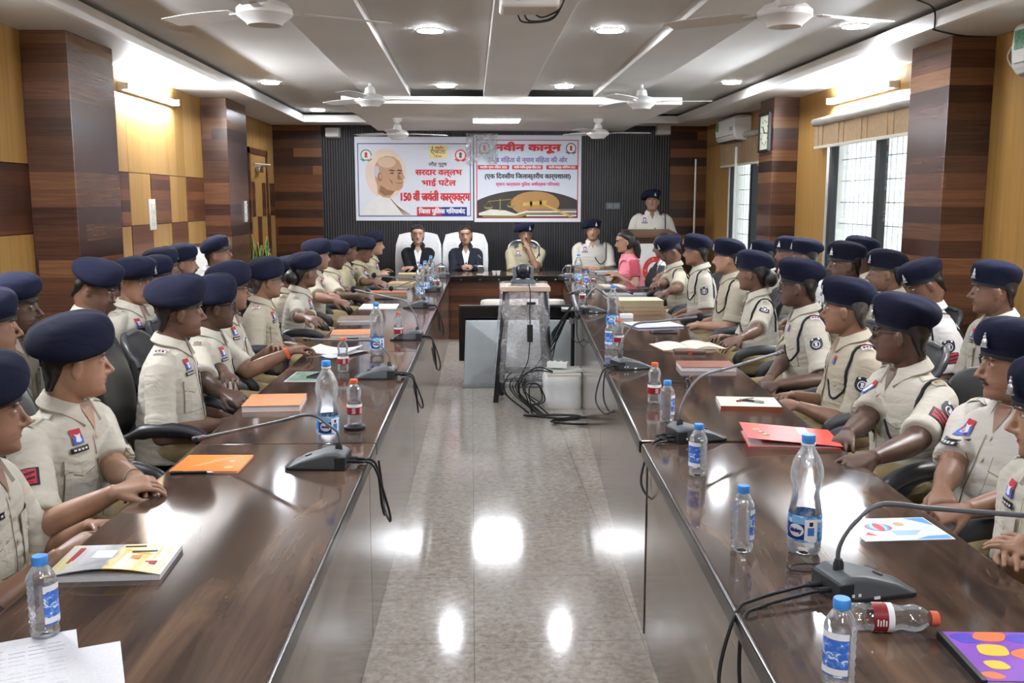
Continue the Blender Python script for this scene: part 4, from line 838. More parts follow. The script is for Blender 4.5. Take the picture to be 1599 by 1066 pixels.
p4 = tag(empty('phone', (at(488,587)[0]+.03, at(488,587)[1]-.01, TZ+.002), R(70)), 'dark phone lying on the green pamphlet', 'phone'); ob('case', G().box(-.07,.07,-.03,.03,0,.008), M_black, p4, bev=.004); ob('screen', G().box(-.066,.066,-.027,.027,.008,.0086), mat('phone_screen','1a2a38',.08), p4)
sheet(522, 549, .26, .24, R(-12), M_page, 'open white papers under the writing hand on the left table', 'paper_sheets', 'paper', .006, bend=.02)
sheet(540, 553, .12, .3, R(-30), M_page, 'loose white sheet sticking out beside the open papers on the left table', bend=.01)
book(548, 523, .25, .27, .02, R(4), M_tan, 'tan diary midway along the left table beside the large bottle')
pen2 = tag(empty('pen', at(535,530), R(2)), 'gold and black pen before the tan diary midway along the left table', 'pen'); ob('barrel', G().tube([(-.09,0,.005),(.08,0,.005)], .0055, 10), mat('pen_gold','b08a3c',.3), pen2, smooth=40); ob('cap', G().tube([(.03,0,.005),(.1,0,.005)], .0062, 10), M_black, pen2, smooth=40)
book(558, 500, .27, .26, .02, R(2), mat('grey_brown_cover','8a7466',.5), 'grey brown book with white pages further along the left table')
sheet(592, 479, .3, .36, R(0), M_page, 'white paper pad before the far microphones on the left table', 'paper_pad', 'paper', .006)
p5 = tag(empty('phone', at(600,467), R(10)), 'black phone lying beyond the white paper pad, left table', 'phone'); ob('case', G().box(-.08,.08,-.04,.04,0,.01), M_black, p5, bev=.004); ob('screen', G().box(-.076,.076,-.036,.036,.01,.0106), mat('phone_screen','1a2a38',.08), p5)
book(607, 460, .34, .24, .03, R(3), mat('rust_folder','9a5a42',.45), 'thick rust brown folder at the far left table', 'folder', 'folder', pg=M_buffp)
book(628, 444, .26, .3, .022, R(-5), mat('buff_file','b39a70',.6), 'buff file lying near the far end of the left table', 'file', 'file', pg=M_buffp); book(640, 433, .25, .25, .045, R(4), mat('buff_file2','c0ad84',.6), 'thick buff file stack at the far end of the left table', 'file', 'file', pg=M_buffp)
p6 = tag(empty('tablet', at(618,452), R(-4)), 'dark tablet with pale screen near the far end of the left table', 'tablet'); ob('case', G().box(-.12,.12,-.09,.09,0,.01), M_black, p6, bev=.004); ob('screen', G().box(-.11,.11,-.08,.08,.01,.0106), mat('tablet_screen','9aa39a',.15), p6)
sheet(28, 1048, .21, .29, R(24), M_page, 'white handwritten sheet at the bottom left corner', bend=0); ps = bpy.data.objects['paper_sheet.001']
g = G()
for k in range(13): 
    for j in range(5): 
        if (k*7+j*3) % 5: g.box(-.085+.034*j,-.06+.034*j+.003*(k%3),-.12+.018*k,-.1185+.018*k,.0012,.0015)
ob('handwriting', g, flat('ink_grey','8f93ab'), ps)
sheet(96, 1070, .21, .29, R(22), M_page, 'blank white sheet beside the handwritten one at the bottom left', z=TZ+.0003)
# right table
f = tag(empty('folder', at(1228,688), R(-9)), 'bright red folder on the right table with coloured dots and white sticker', 'folder')
ob('lower_cover', G().box(-.15,.17,-.11,.13,0,.0015), M_redf, f); ob('inner_sheets', G().box(-.145,.16,-.1,.12,.0015,.007), M_page, f)
g = G(); n = 8; g.loft([[(-.155,-.115+.25*i/n,.034-.0*i/n),(.175,-.115+.25*i/n,.012),(.175,-.115+.25*i/n,.0135),(-.155,-.115+.25*i/n,.0355)] for i in range(n+1)]); fc = ob('upper_cover', g, M_redf, f)
g = G(); 
for k, (x, y) in enumerate(((-.105,.035),(-.095,.0),(-.082,-.035))):
    z = .0355-(x+.155)/.33*.022; g.prism([(x+.014*math.cos(a)*(1+.12*math.cos(6*a)),y+.014*math.sin(a)*(1+.12*math.cos(6*a))) for a in np.linspace(0,2*PI,26)[:-1]], z-.001, z+.001, k); g.prism([(x+.006*math.cos(a),y+.006*math.sin(a)) for a in np.linspace(0,2*PI,14)[:-1]], z, z+.0016, 3)
ob('dot_stickers', g, [flat('dot_yellow','d9c23c'), flat('dot_violet','b07ac0'), flat('dot_green','7fb04a'), flat('dot_pale','f0d8d0')], fc)
ob('white_sticker', G().box(.05,.085,.02,.125,.0195,.0225), M_lbw, fc)
b = book(1168, 634, .25, .2, .02, R(-8), mat('cream_cover','cfc8b8',.5), 'cream notebook with pens on top, right table before the red folder', 'notebook', 'notebook'); ob('brown_spine', G().box(-.127,.127,-.104,-.1,-.0002,.021), M_brown, b)
for k, (c, lab) in enumerate((('7a2a2a','dark red pen lying across the cream notebook'),('2a2a30','black pen lying across the cream notebook'))):
    q = tag(empty('pen', (at(1168,634)[0]-.01+.02*k, at(1168,634)[1]+.02-.03*k, TZ+.0205), R(35-70*k)), lab, 'pen'); ob('barrel', G().tube([(-.05,0,.0045),(.05,0,.0045)], .0045, 8), mat('pen_'+c, c, .3), q, smooth=40); ob('cap', G().tube([(.015,0,.0045),(.055,0,.0045)], .0055, 8), M_steel, q, smooth=40)
book(1102, 575, .285, .2, .024, R(-4), M_brown, 'brown leather diary on the right table behind the folded spectacles')
def spectacles(loc, rz, label, proto=None):
    s = tag(empty('spectacles', loc, rz), label, 'spectacles'); g = G()
    for k in (-1,1): g.tube([(k*.034+.028*math.cos(a), 0, .022+.02*math.sin(a)) for a in np.linspace(0,2*PI,20)], .0026, 6)
    g.tube([(-.008,0,.028),(0,0,.032),(.008,0,.028)], .0024, 6); ob('rims', g, M_black, s); g = G()
    for k in (-1,1): g.prism([(k*.034+.026*math.cos(a), .022+.018*math.sin(a)) for a in np.linspace(0,2*PI,18)[:-1]], -.0006, .0006, T=Matrix.Rotation(PI/2,4,'X'))
    ob('lenses', g, M_glass, s)
    for k in (-1,1): ob('temple', G().tube([(k*.062,0,.026),(k*.06,.09,.02),(k*.056,.135,.004)], .0026, 6), M_black, s)
    return s
spectacles(at(1075,603), R(62), 'folded thin framed spectacles lying beside the brown diary')
b = tag(empty('open_notebook', at(1073,541), R(8)), 'open notebook with blank cream pages on the right table', 'notebook')
for s in (-1,1): ob('page_block', G().loft([[(s*(.003+.19*f), y, z) for y,z in ((-.13,.002),(.13,.002),(.13,.004+.016*math.sin(PI*min(1,f*1.1+.05))*(1 if s>0 else .8)),(-.13,.004+.016*math.sin(PI*min(1,f*1.1+.05))*(1 if s>0 else .8)))] for f in np.linspace(0,1,8)]), mat('cream_pages','ded9c8',.7,.04), b)
ob('cover', G().box(-.2,.2,-.135,.135,0,.002), M_brown, b)
p7 = tag(empty('phone_wallet', (at(1075,550)[0], at(1075,550)[1]-.02, TZ), R(-6)), 'brown phone wallet lying at the near edge of the open notebook', 'wallet'); ob('case', G().box(-.09,.09,-.045,.045,0,.018), mat('wallet_brown','5a4236',.5), p7, bev=.005); ob('strap', G().box(-.012,.012,-.047,.047,-.0002,.0195), M_brown, p7)
b = tag(empty('open_notebook', at(1020,508), R(12)), 'open white notebook with blue writing further along the right table', 'notebook')
for s in (-1,1): ob('page_block', G().box(min(0,s*.17),max(0,s*.17),-.14,.14,.002,.012), M_page, b, bev=.003)
ob('cover', G().box(-.175,.175,-.145,.145,0,.002), M_navy, b); g = G()
for k in range(9): g.box(-.14,-.04,-.1+.022*k,-.097+.022*k,.012,.0125)
ob('handwriting', g, flat('ink_blue','4a58a8'), b)
p8 = tag(empty('phone', at(1036,520), R(5)), 'black phone lying beside the open white notebook, right table', 'phone'); ob('case', G().box(-.085,.085,-.04,.04,0,.012), M_black, p8, bev=.004); ob('screen', G().box(-.08,.08,-.036,.036,.012,.0126), mat('phone_screen','1a2a38',.08), p8)
book(1000, 487, .3, .24, .02, R(2), mat('orange_folder','cf6a3a',.45), 'orange folder below the cream box file on the right table', 'folder', 'folder', pg=M_buffp); book(1000, 481, .32, .26, .035, R(3), mat('dun_file','a08a68',.6), 'dun coloured file stacked on the orange folder', 'file', 'file', pg=M_buffp, z=TZ+.0205, loc=(at(1000,487)[0],at(1000,487)[1]+.01,TZ+.0208))
book(1000, 470, .34, .27, .045, R(1), mat('cream_box_file','d8cdb0',.5), 'cream box file on top of the file pile, right table', 'box_file', 'file', pg=M_buffp, loc=(at(1000,487)[0]-.01,at(1000,487)[1]+.02,TZ+.0565))
tag(ob('small_box', G().box(-.045,.045,-.03,.03,0,.035), M_lbw, None, at(978,497), .1, bev=.003), 'small white box beside the large bottle, far right table', 'box')
book(985, 462, .38, .3, .03, R(-2), mat('black_portfolio','1a1b20',.35), 'black portfolio lying beyond the cream box file', 'portfolio', 'folder', loc=(1.42,8.9,TZ))
sheet(955, 447, .22, .3, R(5), mat('pale_pad','cfc6b4',.6), 'pale pad beside the black portfolio, far right table', 'paper_pad', 'paper', .012)
book(945, 424, .4, .28, .03, R(-4), mat('green_register','3c5a48',.5), 'dark green register before the woman in the pink sari', 'register', 'register'); 
fl = sheet(1398, 826, .24, .172, R(2), mat('flyer_white','dfe8f0',.3,.03), 'white and blue flyer with printed balloon emblem on the right table', 'flyer', 'flyer'); g = G()
for k, (rx, m) in enumerate(((.036,0),(.03,1),(.022,2),(.012,0))): g.prism([(-.04+rx*math.cos(a), .015+.03*math.sin(a)) for a in np.linspace(0,2*PI,26)[:-1]], .001, .0016+.0003*k, m)
g.prism([(-.1,-.04),(-.07,-.05),(-.085,-.02)], .001, .0018, 0); g.prism([(.02,-.08),(.115,-.08),(.115,-.055),(.06,-.06)], .001, .0017, 1); g.prism([(.06,.08),(.115,.08),(.115,.02),(.09,.05)], .001, .0017, 1); g.prism([(.025+.014*math.cos(a), .035+.014*math.sin(a)) for a in np.linspace(0,2*PI,20)[:-1]], .001, .0018, 3)
for k in range(4): g.box(-.02,.06-.008*k,-.02-.009*k,-.017-.009*k,.001,.0016,1)
ob('flyer_print', g, [flat('print_red2','cf4a52'), flat('print_blue2','5aa0d8'), flat('print_teal','9ad0d8'), flat('print_ochre','c9b07a')], fl)
b = book(1582, 1034, .2, .2, .014, R(-4), mat('violet_cover','8a4ac0',.35), 'notebook with violet, orange and yellow blob cover at the bottom right', 'notebook', 'notebook'); g = G()
for x, y, r, m in ((-.06,.07,.03,0),(-.01,.08,.035,1),(.05,.07,.03,0),(-.03,.02,.035,2),(.05,.0,.045,1),(-.05,-.04,.025,2),(.02,-.07,.03,0),(.08,-.07,.02,2),(-.075,-.08,.02,1)): g.prism([(max(-.098,min(.098,x+r*math.cos(a)*(1+.2*math.sin(2*a+x*40)))), max(-.098,min(.098,y+r*.7*math.sin(a)))) for a in np.linspace(0,2*PI,26)[:-1]], .0141, .0148+.0002*m, m)
ob('cover_print', g, [flat('print_indigo','4a3ac0'), flat('print_orange2','e8743a'), flat('print_yellow2','e8c22e')], b); ob('black_spine', G().box(-.104,-.094,-.1,.1,-.0002,.0152), M_black, b)
c0 = at(1262,890); tag(ob('cord_loop', G().tube([(c0[0]+.03+.075*math.cos(a), c0[1]+.02*math.sin(a)+.004*math.sin(3*a), TZ+.0045+.003*math.sin(a)+.002) for a in np.linspace(.2,4*PI,50)], .0022, 6), M_rub), 'thin black cord loop on the right table below the large bottle', 'cord')
# glasses and cups on the head table
def tumbler(x, y, label):
    t = tag(empty('glass_tumbler', (x, y, TZ)), label, 'glass', 'covered tumblers on the head table'); ob('glass', G().lathe([(.028,0),(.033,.09),(.031,.09),(.026,.006)], 22), plastic('tumbler_glass'+str(x),(1,1,1),.02,1.2), t, smooth=40); ob('lid', G().lathe([(.042,.092),(.042,.098),(.01,.104)], 22), M_white, t, smooth=40); ob('coaster', G().lathe([(.05,0),(.05,.004)], 22), M_white, t)
for x, y, l in ((-.36,11.3,'covered glass tumbler beside the far left microphone'),(.1,11.36,'covered glass tumbler before the second woman in black'),(1.15,11.4,'covered glass tumbler before the officer at the right of the head table')): tumbler(x, y, l)
for x, l in ((.26,'small white cup on the head table, left of a pair'),(.31,'small white cup on the head table, right of a pair')): tag(ob('cup', G().lathe([(.018,0),(.026,.045),(.024,.045),(.016,.004)], 18), M_white, None, (x,11.32,TZ), smooth=40), l, 'cup')
# ------------------------------------------------------------------ people
SKIN = []
for i, c in enumerate(('8f6b57','735547','a58069','584136','b48f7b')):
    t = NT(f'skin_{i}'); co = t.coord(); b = lin(c)[:3]; nz = t.noise(co, 14, 4)
    t.P(color=t.ramp(nz, [(.3,tuple(x*.86 for x in b)),(.7,tuple(min(1,x*1.12) for x in b))]), rough=.42, spec=.45, sss=.04); t.b.inputs['Subsurface Radius'].default_value = (.01,.004,.002); t.bump(t.noise(co,160,3), .08, .002); SKIN.append(t.m)
LIPS = [mat(f'lips_{i}', c, .4, .05) for i, c in enumerate(('865a50','68483f','9c6a60','50382f','a66e68'))]
def cloth(name, c, rough=.85, var=.05, wr=.35, weave=700):
    t = NT(name); co = t.coord(); b = lin(c)[:3]; nz = t.noise(co, 6, 3)
    w1 = t.noise(t.coord((6,6,13)), 1.3, 2, .5, 1.2); w2 = t.noise(co, 26, 2, .5, .5)
    t.P(color=t.ramp(nz, [(.3,tuple(x*(1-var) for x in b)),(.7,tuple(min(1,x*(1+var)) for x in b))]), rough=rough, spec=.2)
    h = t.math('ADD', t.math('MULTIPLY', w1, 1.0), t.math('MULTIPLY', w2, .05)); t.bump(h, wr*.75, .03); return t.m
KH = [cloth('khaki_shirt_a','bdb8ab'), cloth('khaki_shirt_b','b2aa98'), cloth('khaki_shirt_c','c5c1b8'), cloth('khaki_shirt_d','a19a80'), cloth('white_shirt','e4e2e0')]
BLAZ = cloth('black_blazer','17181d', .8, .1); NAVYC = cloth('navy_blazer','20242e', .8, .1); PINK = cloth('pink_sari','ef8fa0', .75, .08, .6); PBL = cloth('rose_blouse','b8505e', .8); VEST = cloth('dark_waistcoat','3a3d44', .85)
TRO = cloth('khaki_trousers','a8966f'); TRB = cloth('black_trousers','1a1a1e')
BER = cloth('navy_beret_felt','15182c', .95, .1, .25); BERB = mat('beret_leather_band','0f1018', .5); BERD = cloth('dark_beret_felt','111322', .95, .1, .25)
HAIR = mat('black_hair','14100f', .45, .35, 60, bump=.5, bscale=220); HAIRG = mat('greying_hair','3a3533', .5, .35, 80, bump=.5, bscale=220)
EYEW = mat('eye_white','a59c94', .35); EYEI = mat('eye_iris','1c100b', .1)
SILV = mat('silver_badge','c3c6c9', .3, .15, 90, metal=.8); BRASS = mat('brass_badge','b08d4a', .35, metal=.8)
P_RED = mat('patch_red','b3283a', .7); P_DK = mat('patch_dark','15182a', .7); P_WH = mat('patch_white','d9d9dc', .7); P_BL = mat('patch_blue','3c5fc0', .6); P_NM = mat('name_plate_black','101114', .3); P_ST = mat('seam_stitch_thread','8d7f62', .9); P_BT = mat('shirt_button','b9ac90', .4); LAN = mat('lanyard_cord','12141f', .7, .2, 90, bump=.4, bscale=300); SHOE = mat('brown_shoe','2a1a12', .3)  # seam thread: darker stitching that outlines pockets, flaps and placket
TCOL = bpy.data.collections.new('scratch'); COL.children.link(TCOL)
def remesh(g, vox, name, smooth=4, fac=.5):
    me = g.mesh('scratch'); bm = bmesh.new(); bm.from_mesh(me); bmesh.ops.recalc_face_normals(bm, faces=bm.faces); bm.to_mesh(me); bm.free()
    o = bpy.data.objects.new('scratch', me); TCOL.objects.link(o)
    r = o.modifiers.new('r','REMESH'); r.mode = 'VOXEL'; r.voxel_size = vox; r.use_smooth_shade = True
    s = o.modifiers.new('s','SMOOTH'); s.iterations = smooth; s.factor = fac
    dg = bpy.context.evaluated_depsgraph_get(); m2 = bpy.data.meshes.new_from_object(o.evaluated_get(dg)); m2.name = name
    bpy.data.objects.remove(o); bpy.data.meshes.remove(me); m2.materials.clear(); m2.shade_smooth(); return m2
def vco(me): a = np.zeros(len(me.vertices)*3, np.float32); me.vertices.foreach_get('co', a); return a.reshape(-1,3)
# head profile by height: front, back and half width
HZ = [-.118,-.112,-.100,-.088,-.078,-.070,-.064,-.058,-.052,-.042,-.030,-.012,.004,.016,.026,.040,.058,.076,.092,.104,.111,.114]
HF = [.062,.078,.087,.087,.083,.089,.0855,.0895,.089,.086,.087,.087,.083,.086,.0935,.094,.088,.075,.056,.035,.014,.0]
HB = [.0,-.015,-.03,-.045,-.056,-.064,-.068,-.072,-.076,-.082,-.088,-.094,-.097,-.099,-.1,-.0995,-.096,-.087,-.072,-.052,-.03,-.012]
HW = [.018,.032,.045,.053,.0575,.0605,.062,.0635,.0645,.0665,.069,.071,.0715,.0725,.0735,.0745,.073,.067,.055,.039,.02,.006]
def hring(z, f, b, w, n=36, e=2.25):
    c = (f+b)/2; d = (f-b)/2; out = []
    for i in range(n):
        a = 2*PI*i/n; ca, sa = math.cos(a), math.sin(a); y = math.copysign(abs(sa)**(2/e), sa); x = math.copysign(abs(ca)**(2/e), ca)
        x *= 1-.16*max(0,y)**2 if z < .03 else 1-.06*max(0,y)**2
        out.append((x*w, c+y*d, z))
    return out
def hi(z, A): return float(np.interp(z, HZ, A))
def head_geo(g, T, nose=1.0, jaw=1.0, fem=False):
    g.loft([hring(z, f, b, w*(1+(jaw-1)*(z < -.03))) for z, f, b, w in zip(HZ, HF, HB, HW)], T=T)
    nl = [(.0,.078,.020,.006,.008),(.0,.088,.010,.0075,.009),(0,.094,-.008,.009,.010),(0,.1015*1.0+.004*nose,-.024,.0115,.011),(0,.107+.004*nose,-.036,.0135,.0105),(0,.098,-.046,.0125,.007),(0,.085,-.050,.008,.005)]
    g.loft([[(x+w*math.cos(a), y+d*math.sin(a), z-.25*d*math.sin(a)) for a in np.linspace(0,2*PI,15)[:-1]] for x, y, z, w, d in nl], T=T)
    for s in (-1,1):
        g.ell((s*.0125,.0925,-.041),(.008,.011,.0075), T=T)
        E = T @ Matrix.Translation((s*.0785,-.008,-.012)) @ Matrix.Rotation(s*R(28),4,'Z') @ Matrix.Rotation(R(-10),4,'X')
        g.ell((0,0,0),(.0065,.019,.032), T=E, n=16); g.ell((s*.003,.003,.012),(.007,.016,.019), T=E); g.ell((0,.004,-.022),(.007,.010,.012), T=E)
    g.ell((0,.0845,-.0585),(.022,.0085,.006), T=T); g.ell((0,.083,-.070),(.018,.009,.0065), T=T)      # lips
    for s in (-1,1): g.ell((s*.03,.080,.024),(.022,.012,.007), T=T); g.ell((s*.031,.066,.002),(.0155,.0165,.0145), T=T)
    g.ell((0,.073,-.103),(.02,.016,.012), T=T)
def arm_ik(S, Wp, side, pole=None, a=.285, b=.255):
    d = Wp-S; L = d.length
    if L > a+b-.01: Wp = S+d*((a+b-.01)/L); d = Wp-S; L = d.length
    u = d/L; x = (a*a-b*b+L*L)/(2*L); h = math.sqrt(max(0,a*a-x*x)); p = Vector(pole or (side*.55,-.45,-1)); p = (p-u*p.dot(u)).normalized(); return S+u*x+p*h, Wp
def hand_geo(g, Wp, fdir, dorsal, side, curl=.5, spread=.45):
    X = fdir.normalized(); Z = (dorsal-X*dorsal.dot(X)).normalized(); Y = Z.cross(X)*side; Y = Y  # thumb side
    def P(x, y, z): return Wp+X*x+Y*y+Z*z
    rings = []
    for x, hw, ht, dz in ((-.02,.026,.021,0),(.0,.027,.019,0),(.025,.034,.019,0),(.055,.041,.017,.001),(.082,.042,.014,.002),(.094,.036,.010,.0)):
        rings.append([P(x, hw*math.cos(a), dz+ht*math.sin(a)) for a in np.linspace(0,2*PI,17)[:-1]])
    g.loft(rings)
    for y, ln, cu in ((.0345,.070,.85),(.0118,.079,1.0),(-.0118,.073,1.1),(-.0345,.057,1.25)):
        p = Vector((.084,y,.0)); ang = 0.12; pts = [Vector((.07,y*.95,.0)), p.copy()]; yaw_ = y*spread*6
        for k, f in enumerate((.46,.30,.24)):
            ang += curl*cu*(.75 if k == 0 else 1.0)*.9; p = p+Vector((math.cos(ang)*math.cos(yaw_), math.sin(yaw_), -math.sin(ang)))*(ln*f); pts.append(p.copy())
        g.tube([P(*q) for q in pts], [.0088,.0088,.0080,.0074,.006], 8); g.ell(P(*pts[-1]), (.0058,)*3, n=8)
    t0 = [Vector((.012,.022,-.004)), Vector((.038,.043,-.012)), Vector((.064,.053,-.02-.012*curl)), Vector((.086,.050-.01*curl,-.026-.02*curl))]
    g.tube([P(*q) for q in t0], [.014,.0125,.0105,.008], 8); g.ell(P(*t0[-1]), (.0078,)*3, n=8)
def sect(c, hw, hd, n=36, e=2.35, belly=0):
    out = []
    for i in range(n):
        a = 2*PI*i/n; ca, sa = math.cos(a), math.sin(a); x = math.copysign(abs(ca)**(2/e), ca)*hw; y = math.copysign(abs(sa)**(2/e), sa)*(hd+(belly if sa > 0 else 0)); out.append((c[0]+x, c[1]+y, c[2]))
    return out
LEGS = {}
def legs_mesh(kind):
    if kind in LEGS: return LEGS[kind]
    g = G()
    if kind == 'sit':
        g.ell((0,.02,.53),(.175,.16,.09), n=20)
        for s in (-1,1):
            g.tube([(s*.085,-.02,.535),(s*.10,.12,.545),(s*.115,.28,.53),(s*.12,.41,.515)], [.09,.088,.078,.066], 18); g.ell((s*.12,.42,.51),(.066,.066,.062), n=14)
            g.tube([(s*.12,.43,.52),(s*.12,.45,.42),(s*.12,.445,.25),(s*.12,.435,.10),(s*.12,.435,.07)], [.066,.07,.066,.062,.064], 16)
    else:
        g.ell((0,0,.92),(.17,.125,.11), n=20)
        for s in (-1,1): g.tube([(s*.085,0,.92),(s*.09,.01,.7),(s*.095,.015,.5),(s*.1,.0,.28),(s*.1,-.005,.08)], [.095,.088,.072,.066,.065], 16)
    me = remesh(g, .014, 'trousers', 5); LEGS[kind] = me
    sh = []
    for s in (-1,1):
        q = G(); c = (s*.12,.435) if kind == 'sit' else (s*.1,-.005)
        q.loft([[(c[0]+w*math.cos(a), c[1]-.07+.27*f, z+h*math.sin(a) if math.sin(a) > 0 else 0.001) for a in np.linspace(0,2*PI,15)[:-1]] for f, w, z, h in ((0,.028,.0,.06),(.12,.038,.0,.095),(.35,.04,.0,.09),(.6,.046,.0,.055),(.85,.042,.0,.042),(1,.022,.0,.025))])
        sh.append(q)
    LEGS[kind+'_shoes'] = sh; return me
SHO = {}
def decal(bvh, c, d, u, v, pts, off=.004):
    """lay an outline (star shaped about its middle) on the cloth, looking along d"""
    d = d.normalized(); u = u.normalized(); v = v.normalized(); V = []; n = len(pts)
    def hit(x, y):
        o = c+u*x+v*y-d*(.2 if abs(d.y) > .99 else .28); h = bvh.ray_cast(o, d, .6)
        if h[0] is None: h = bvh.find_nearest(c+u*x+v*y)
        return h[0]-d*off
    cx = sum(p[0] for p in pts)/n; cy = sum(p[1] for p in pts)/n; K = (1.0,.72,.42)
    for k in K: V += [hit(cx+(x-cx)*k, cy+(y-cy)*k) for x, y in pts]
    V.append(hit(cx, cy)); F = []
    for r in range(2): F += [(r*n+i, r*n+(i+1)%n, (r+1)*n+(i+1)%n, (r+1)*n+i) for i in range(n)]
    F += [(2*n+i, 2*n+(i+1)%n, 3*n) for i in range(n)]; return V, F
def rectp(w, h, k=4): 
    P = [(-w/2+w*i/k, -h/2) for i in range(k)]+[(w/2, -h/2+h*i/k) for i in range(k)]+[(w/2-w*i/k, h/2) for i in range(k)]+[(-w/2, h/2-h*i/k) for i in range(k)]; return P
def discp(r, n=18, k=1.0): return [(r*math.cos(2*PI*i/n), r*k*math.sin(2*PI*i/n)) for i in range(n)]
def mk(name, parts, mats, parent):
    g = G()
    for (V, F), m in parts: g.add(V, F, m)
    return ob(name, g, mats, parent)
def wrinkle(me, amp, seed, folds=()):
    """soft drapery: broad waves plus creases that ring the given joints"""
    co = vco(me).astype(np.float64); nr = np.zeros(len(me.vertices)*3, np.float32); me.vertices.foreach_get('normal', nr); nr = nr.reshape(-1,3); r = np.random.default_rng(seed); d = np.zeros(len(co))
    for k in range(4):
        f = r.normal(size=3)*np.array([1,1,1.8])*(7+4*k); ph = r.uniform(0,6.3); q = r.normal(size=3)*5
        d += np.sin(co@f+ph+1.1*np.sin(co@q+ph*2))*.5/(1+.5*k)
    for c, ax, rad, fr in folds:
        w = co-np.array(c); t = w@np.array(ax); dd = np.exp(-(w*w).sum(1)/rad**2); d += dd*(np.abs(np.sin(t*fr+1.2*np.sin(w[:,2]*14+seed)))**.7-.5)*2.2
    me.vertices.foreach_set('co', (co+nr*(d*amp)[:,None]).astype(np.float32).ravel()); me.update()
def person(px, py, Y, tf, hf, label, group, sk=0, sh=0, hp=0, hr=0, beret=True, fem=False, lean=.08, belly=.02, wide=1.0, rw=None, lw=None, lan=False, sleeve='half', glasses=False, mous=False, hair=0, patch=None, badge=True, emb=False, kind='sit', dress='police', curl=.42, poleR=None, poleL=None, lod=None, watch=False, hands=None, rank=False, bs=None, bun=False, side=.0, dark=False):
    near = Y < 5.6; vox = .0048 if Y < 4.6 else (.006 if Y < 7 else .0075)
    top = ony(px, py, Y); bs = bs or ((.97 if Y < 7 else .89) if group and group.endswith('left table') else .91 if group and group.endswith('right table') else .85); hd = .026+.137*bs if beret else .120
    Hw = Vector(top)-Vector((0,0,hd)); a = R(tf); fwd = Vector((math.sin(a), math.cos(a), 0)); rgt = Vector((math.cos(a), -math.sin(a), 0))
    base = Hw-fwd*lean-rgt*side; base.z = 0; seed = int(px*7+py)
    root = tag(empty('person', base, -a), label, 'person', group)
    M0 = Matrix.Translation(base) @ Matrix.Rotation(-a,4,'Z'); inv = M0.inverted(); hl = inv @ Hw
    TH = Matrix.Translation(hl) @ Matrix.Rotation(-R(hf-tf),4,'Z') @ Matrix.Rotation(-R(hp),4,'X') @ Matrix.Rotation(R(hr),4,'Y')
    hip = .50 if kind == 'sit' else .92
    nb = Vector((hl.x*.8, hl.y-.042, hl.z-.138)); k = wide
    if fem: k *= .9
    sx = .178*k; S = [Vector((nb.x+s*sx, nb.y-.014, nb.z-.092)) for s in (-1,1)]           # left, right
    # wrists
    Wt = []
    for s, w in ((-1,lw),(1,rw)):
        if w is None: w = Vector((s*.11,.22,.63 if kind == 'sit' else 1.05))
        elif not isinstance(w, Vector) and w[0] > 3: w = inv @ Vector(onz(w[0], w[1], w[2])); q = w-Vector((s*.17, nb.y, w.z)); w = w-q.normalized()*.10
        else: w = Vector(w)
        Wt.append(w)
    E = []; 
    for i, s in enumerate((-1,1)):
        e, w = arm_ik(S[i], Wt[i], s, (poleL, poleR)[i]); E.append(e); Wt[i] = w
    # ---- body: head, neck, chest core, arms and hands in one skin
    g = G(); head_geo(g, TH, jaw=1.0+(.05 if not fem else -.06))
    hc = TH @ Vector((0,-.033,-.06)); g.tube([nb+Vector((0,-.005,-.10)), nb+Vector((0,0,-.02)), nb*.45+hc*.55, hc+Vector((0,0,.02))], [.07*k,.056,.053 if not fem else .045,.055 if not fem else .048], 22)
    g.tube([S[0]+Vector((.02,0,.0)), nb+Vector((0,-.01,-.085)), S[1]+Vector((-.02,0,0))], [.04,.05,.04], 14); g.tube([nb+Vector((0,0,-.06)), Vector((nb.x*.5,nb.y*.5,hip+.1))], [.075,.09], 14)
    for i, s in enumerate((-1,1)):
        q = 1.0 if not fem else .86; e, w = E[i], Wt[i]; g.tube(spline([S[i], S[i]*.5+e*.5, e],4), [.052*q]*4+[.047*q]*4+[.041*q], 14); g.ell(e, (.041*q,)*3, n=14)
        f = w-e; g.tube([e, e+f*.18, e+f*.4, e+f*.7, e+f*.92, w], [.041*q,.0435*q,.042*q,.034*q,.0275*q,.027*q], 14)
        hdn = (hands or {}).get('lr'[i], {}); fd = Vector(hdn['dir']) if 'dir' in hdn else (f.normalized()*.8+Vector((-s*.35,.15,-.12))); dz = Vector(hdn.get('up', (-s*.1*0+s*.35,-.1,.9)))
        hand_geo(g, w, fd, dz, -s, hdn.get('curl', curl))
    me = remesh(g, vox, 'body', 4, .45)
    co = vco(me); Ti = np.array(TH.inverted()); loc = co@Ti[:3,:3].T+Ti[:3,3]
    # soft eye hollows
    for s in (-1,1):
        w = np.exp(-((loc[:,0]-s*.031)**2/.013**2+(loc[:,2]-.003)**2/.0075**2))*(loc[:,1] > .055)*.0035; loc[:,1] -= w
    w = np.exp(-((loc[:,2]+.0645)**2/.0022**2))*(np.abs(loc[:,0]) < .021)*(loc[:,1] > .07)*.003; loc[:,1] -= w
    Tn = np.array(TH); me.vertices.foreach_set('co', (loc@Tn[:3,:3].T+Tn[:3,3]).astype(np.float32).ravel()); me.materials.append(SKIN[sk]); me.materials.append(LIPS[sk])
    fc = np.zeros(len(me.polygons)*3, np.float32); me.polygons.foreach_get('center', fc); fc = fc.reshape(-1,3)@Ti[:3,:3].T+Ti[:3,3]
    lip = (np.abs(fc[:,0]) < .021)&(np.abs(fc[:,2]+.0645) < .0105-.009*(np.abs(fc[:,0])/.021)**2)&(fc[:,1] > .078); me.polygons.foreach_set('material_index', lip.astype(np.int32)); me.update()
    body = ob('body', me, None, root)
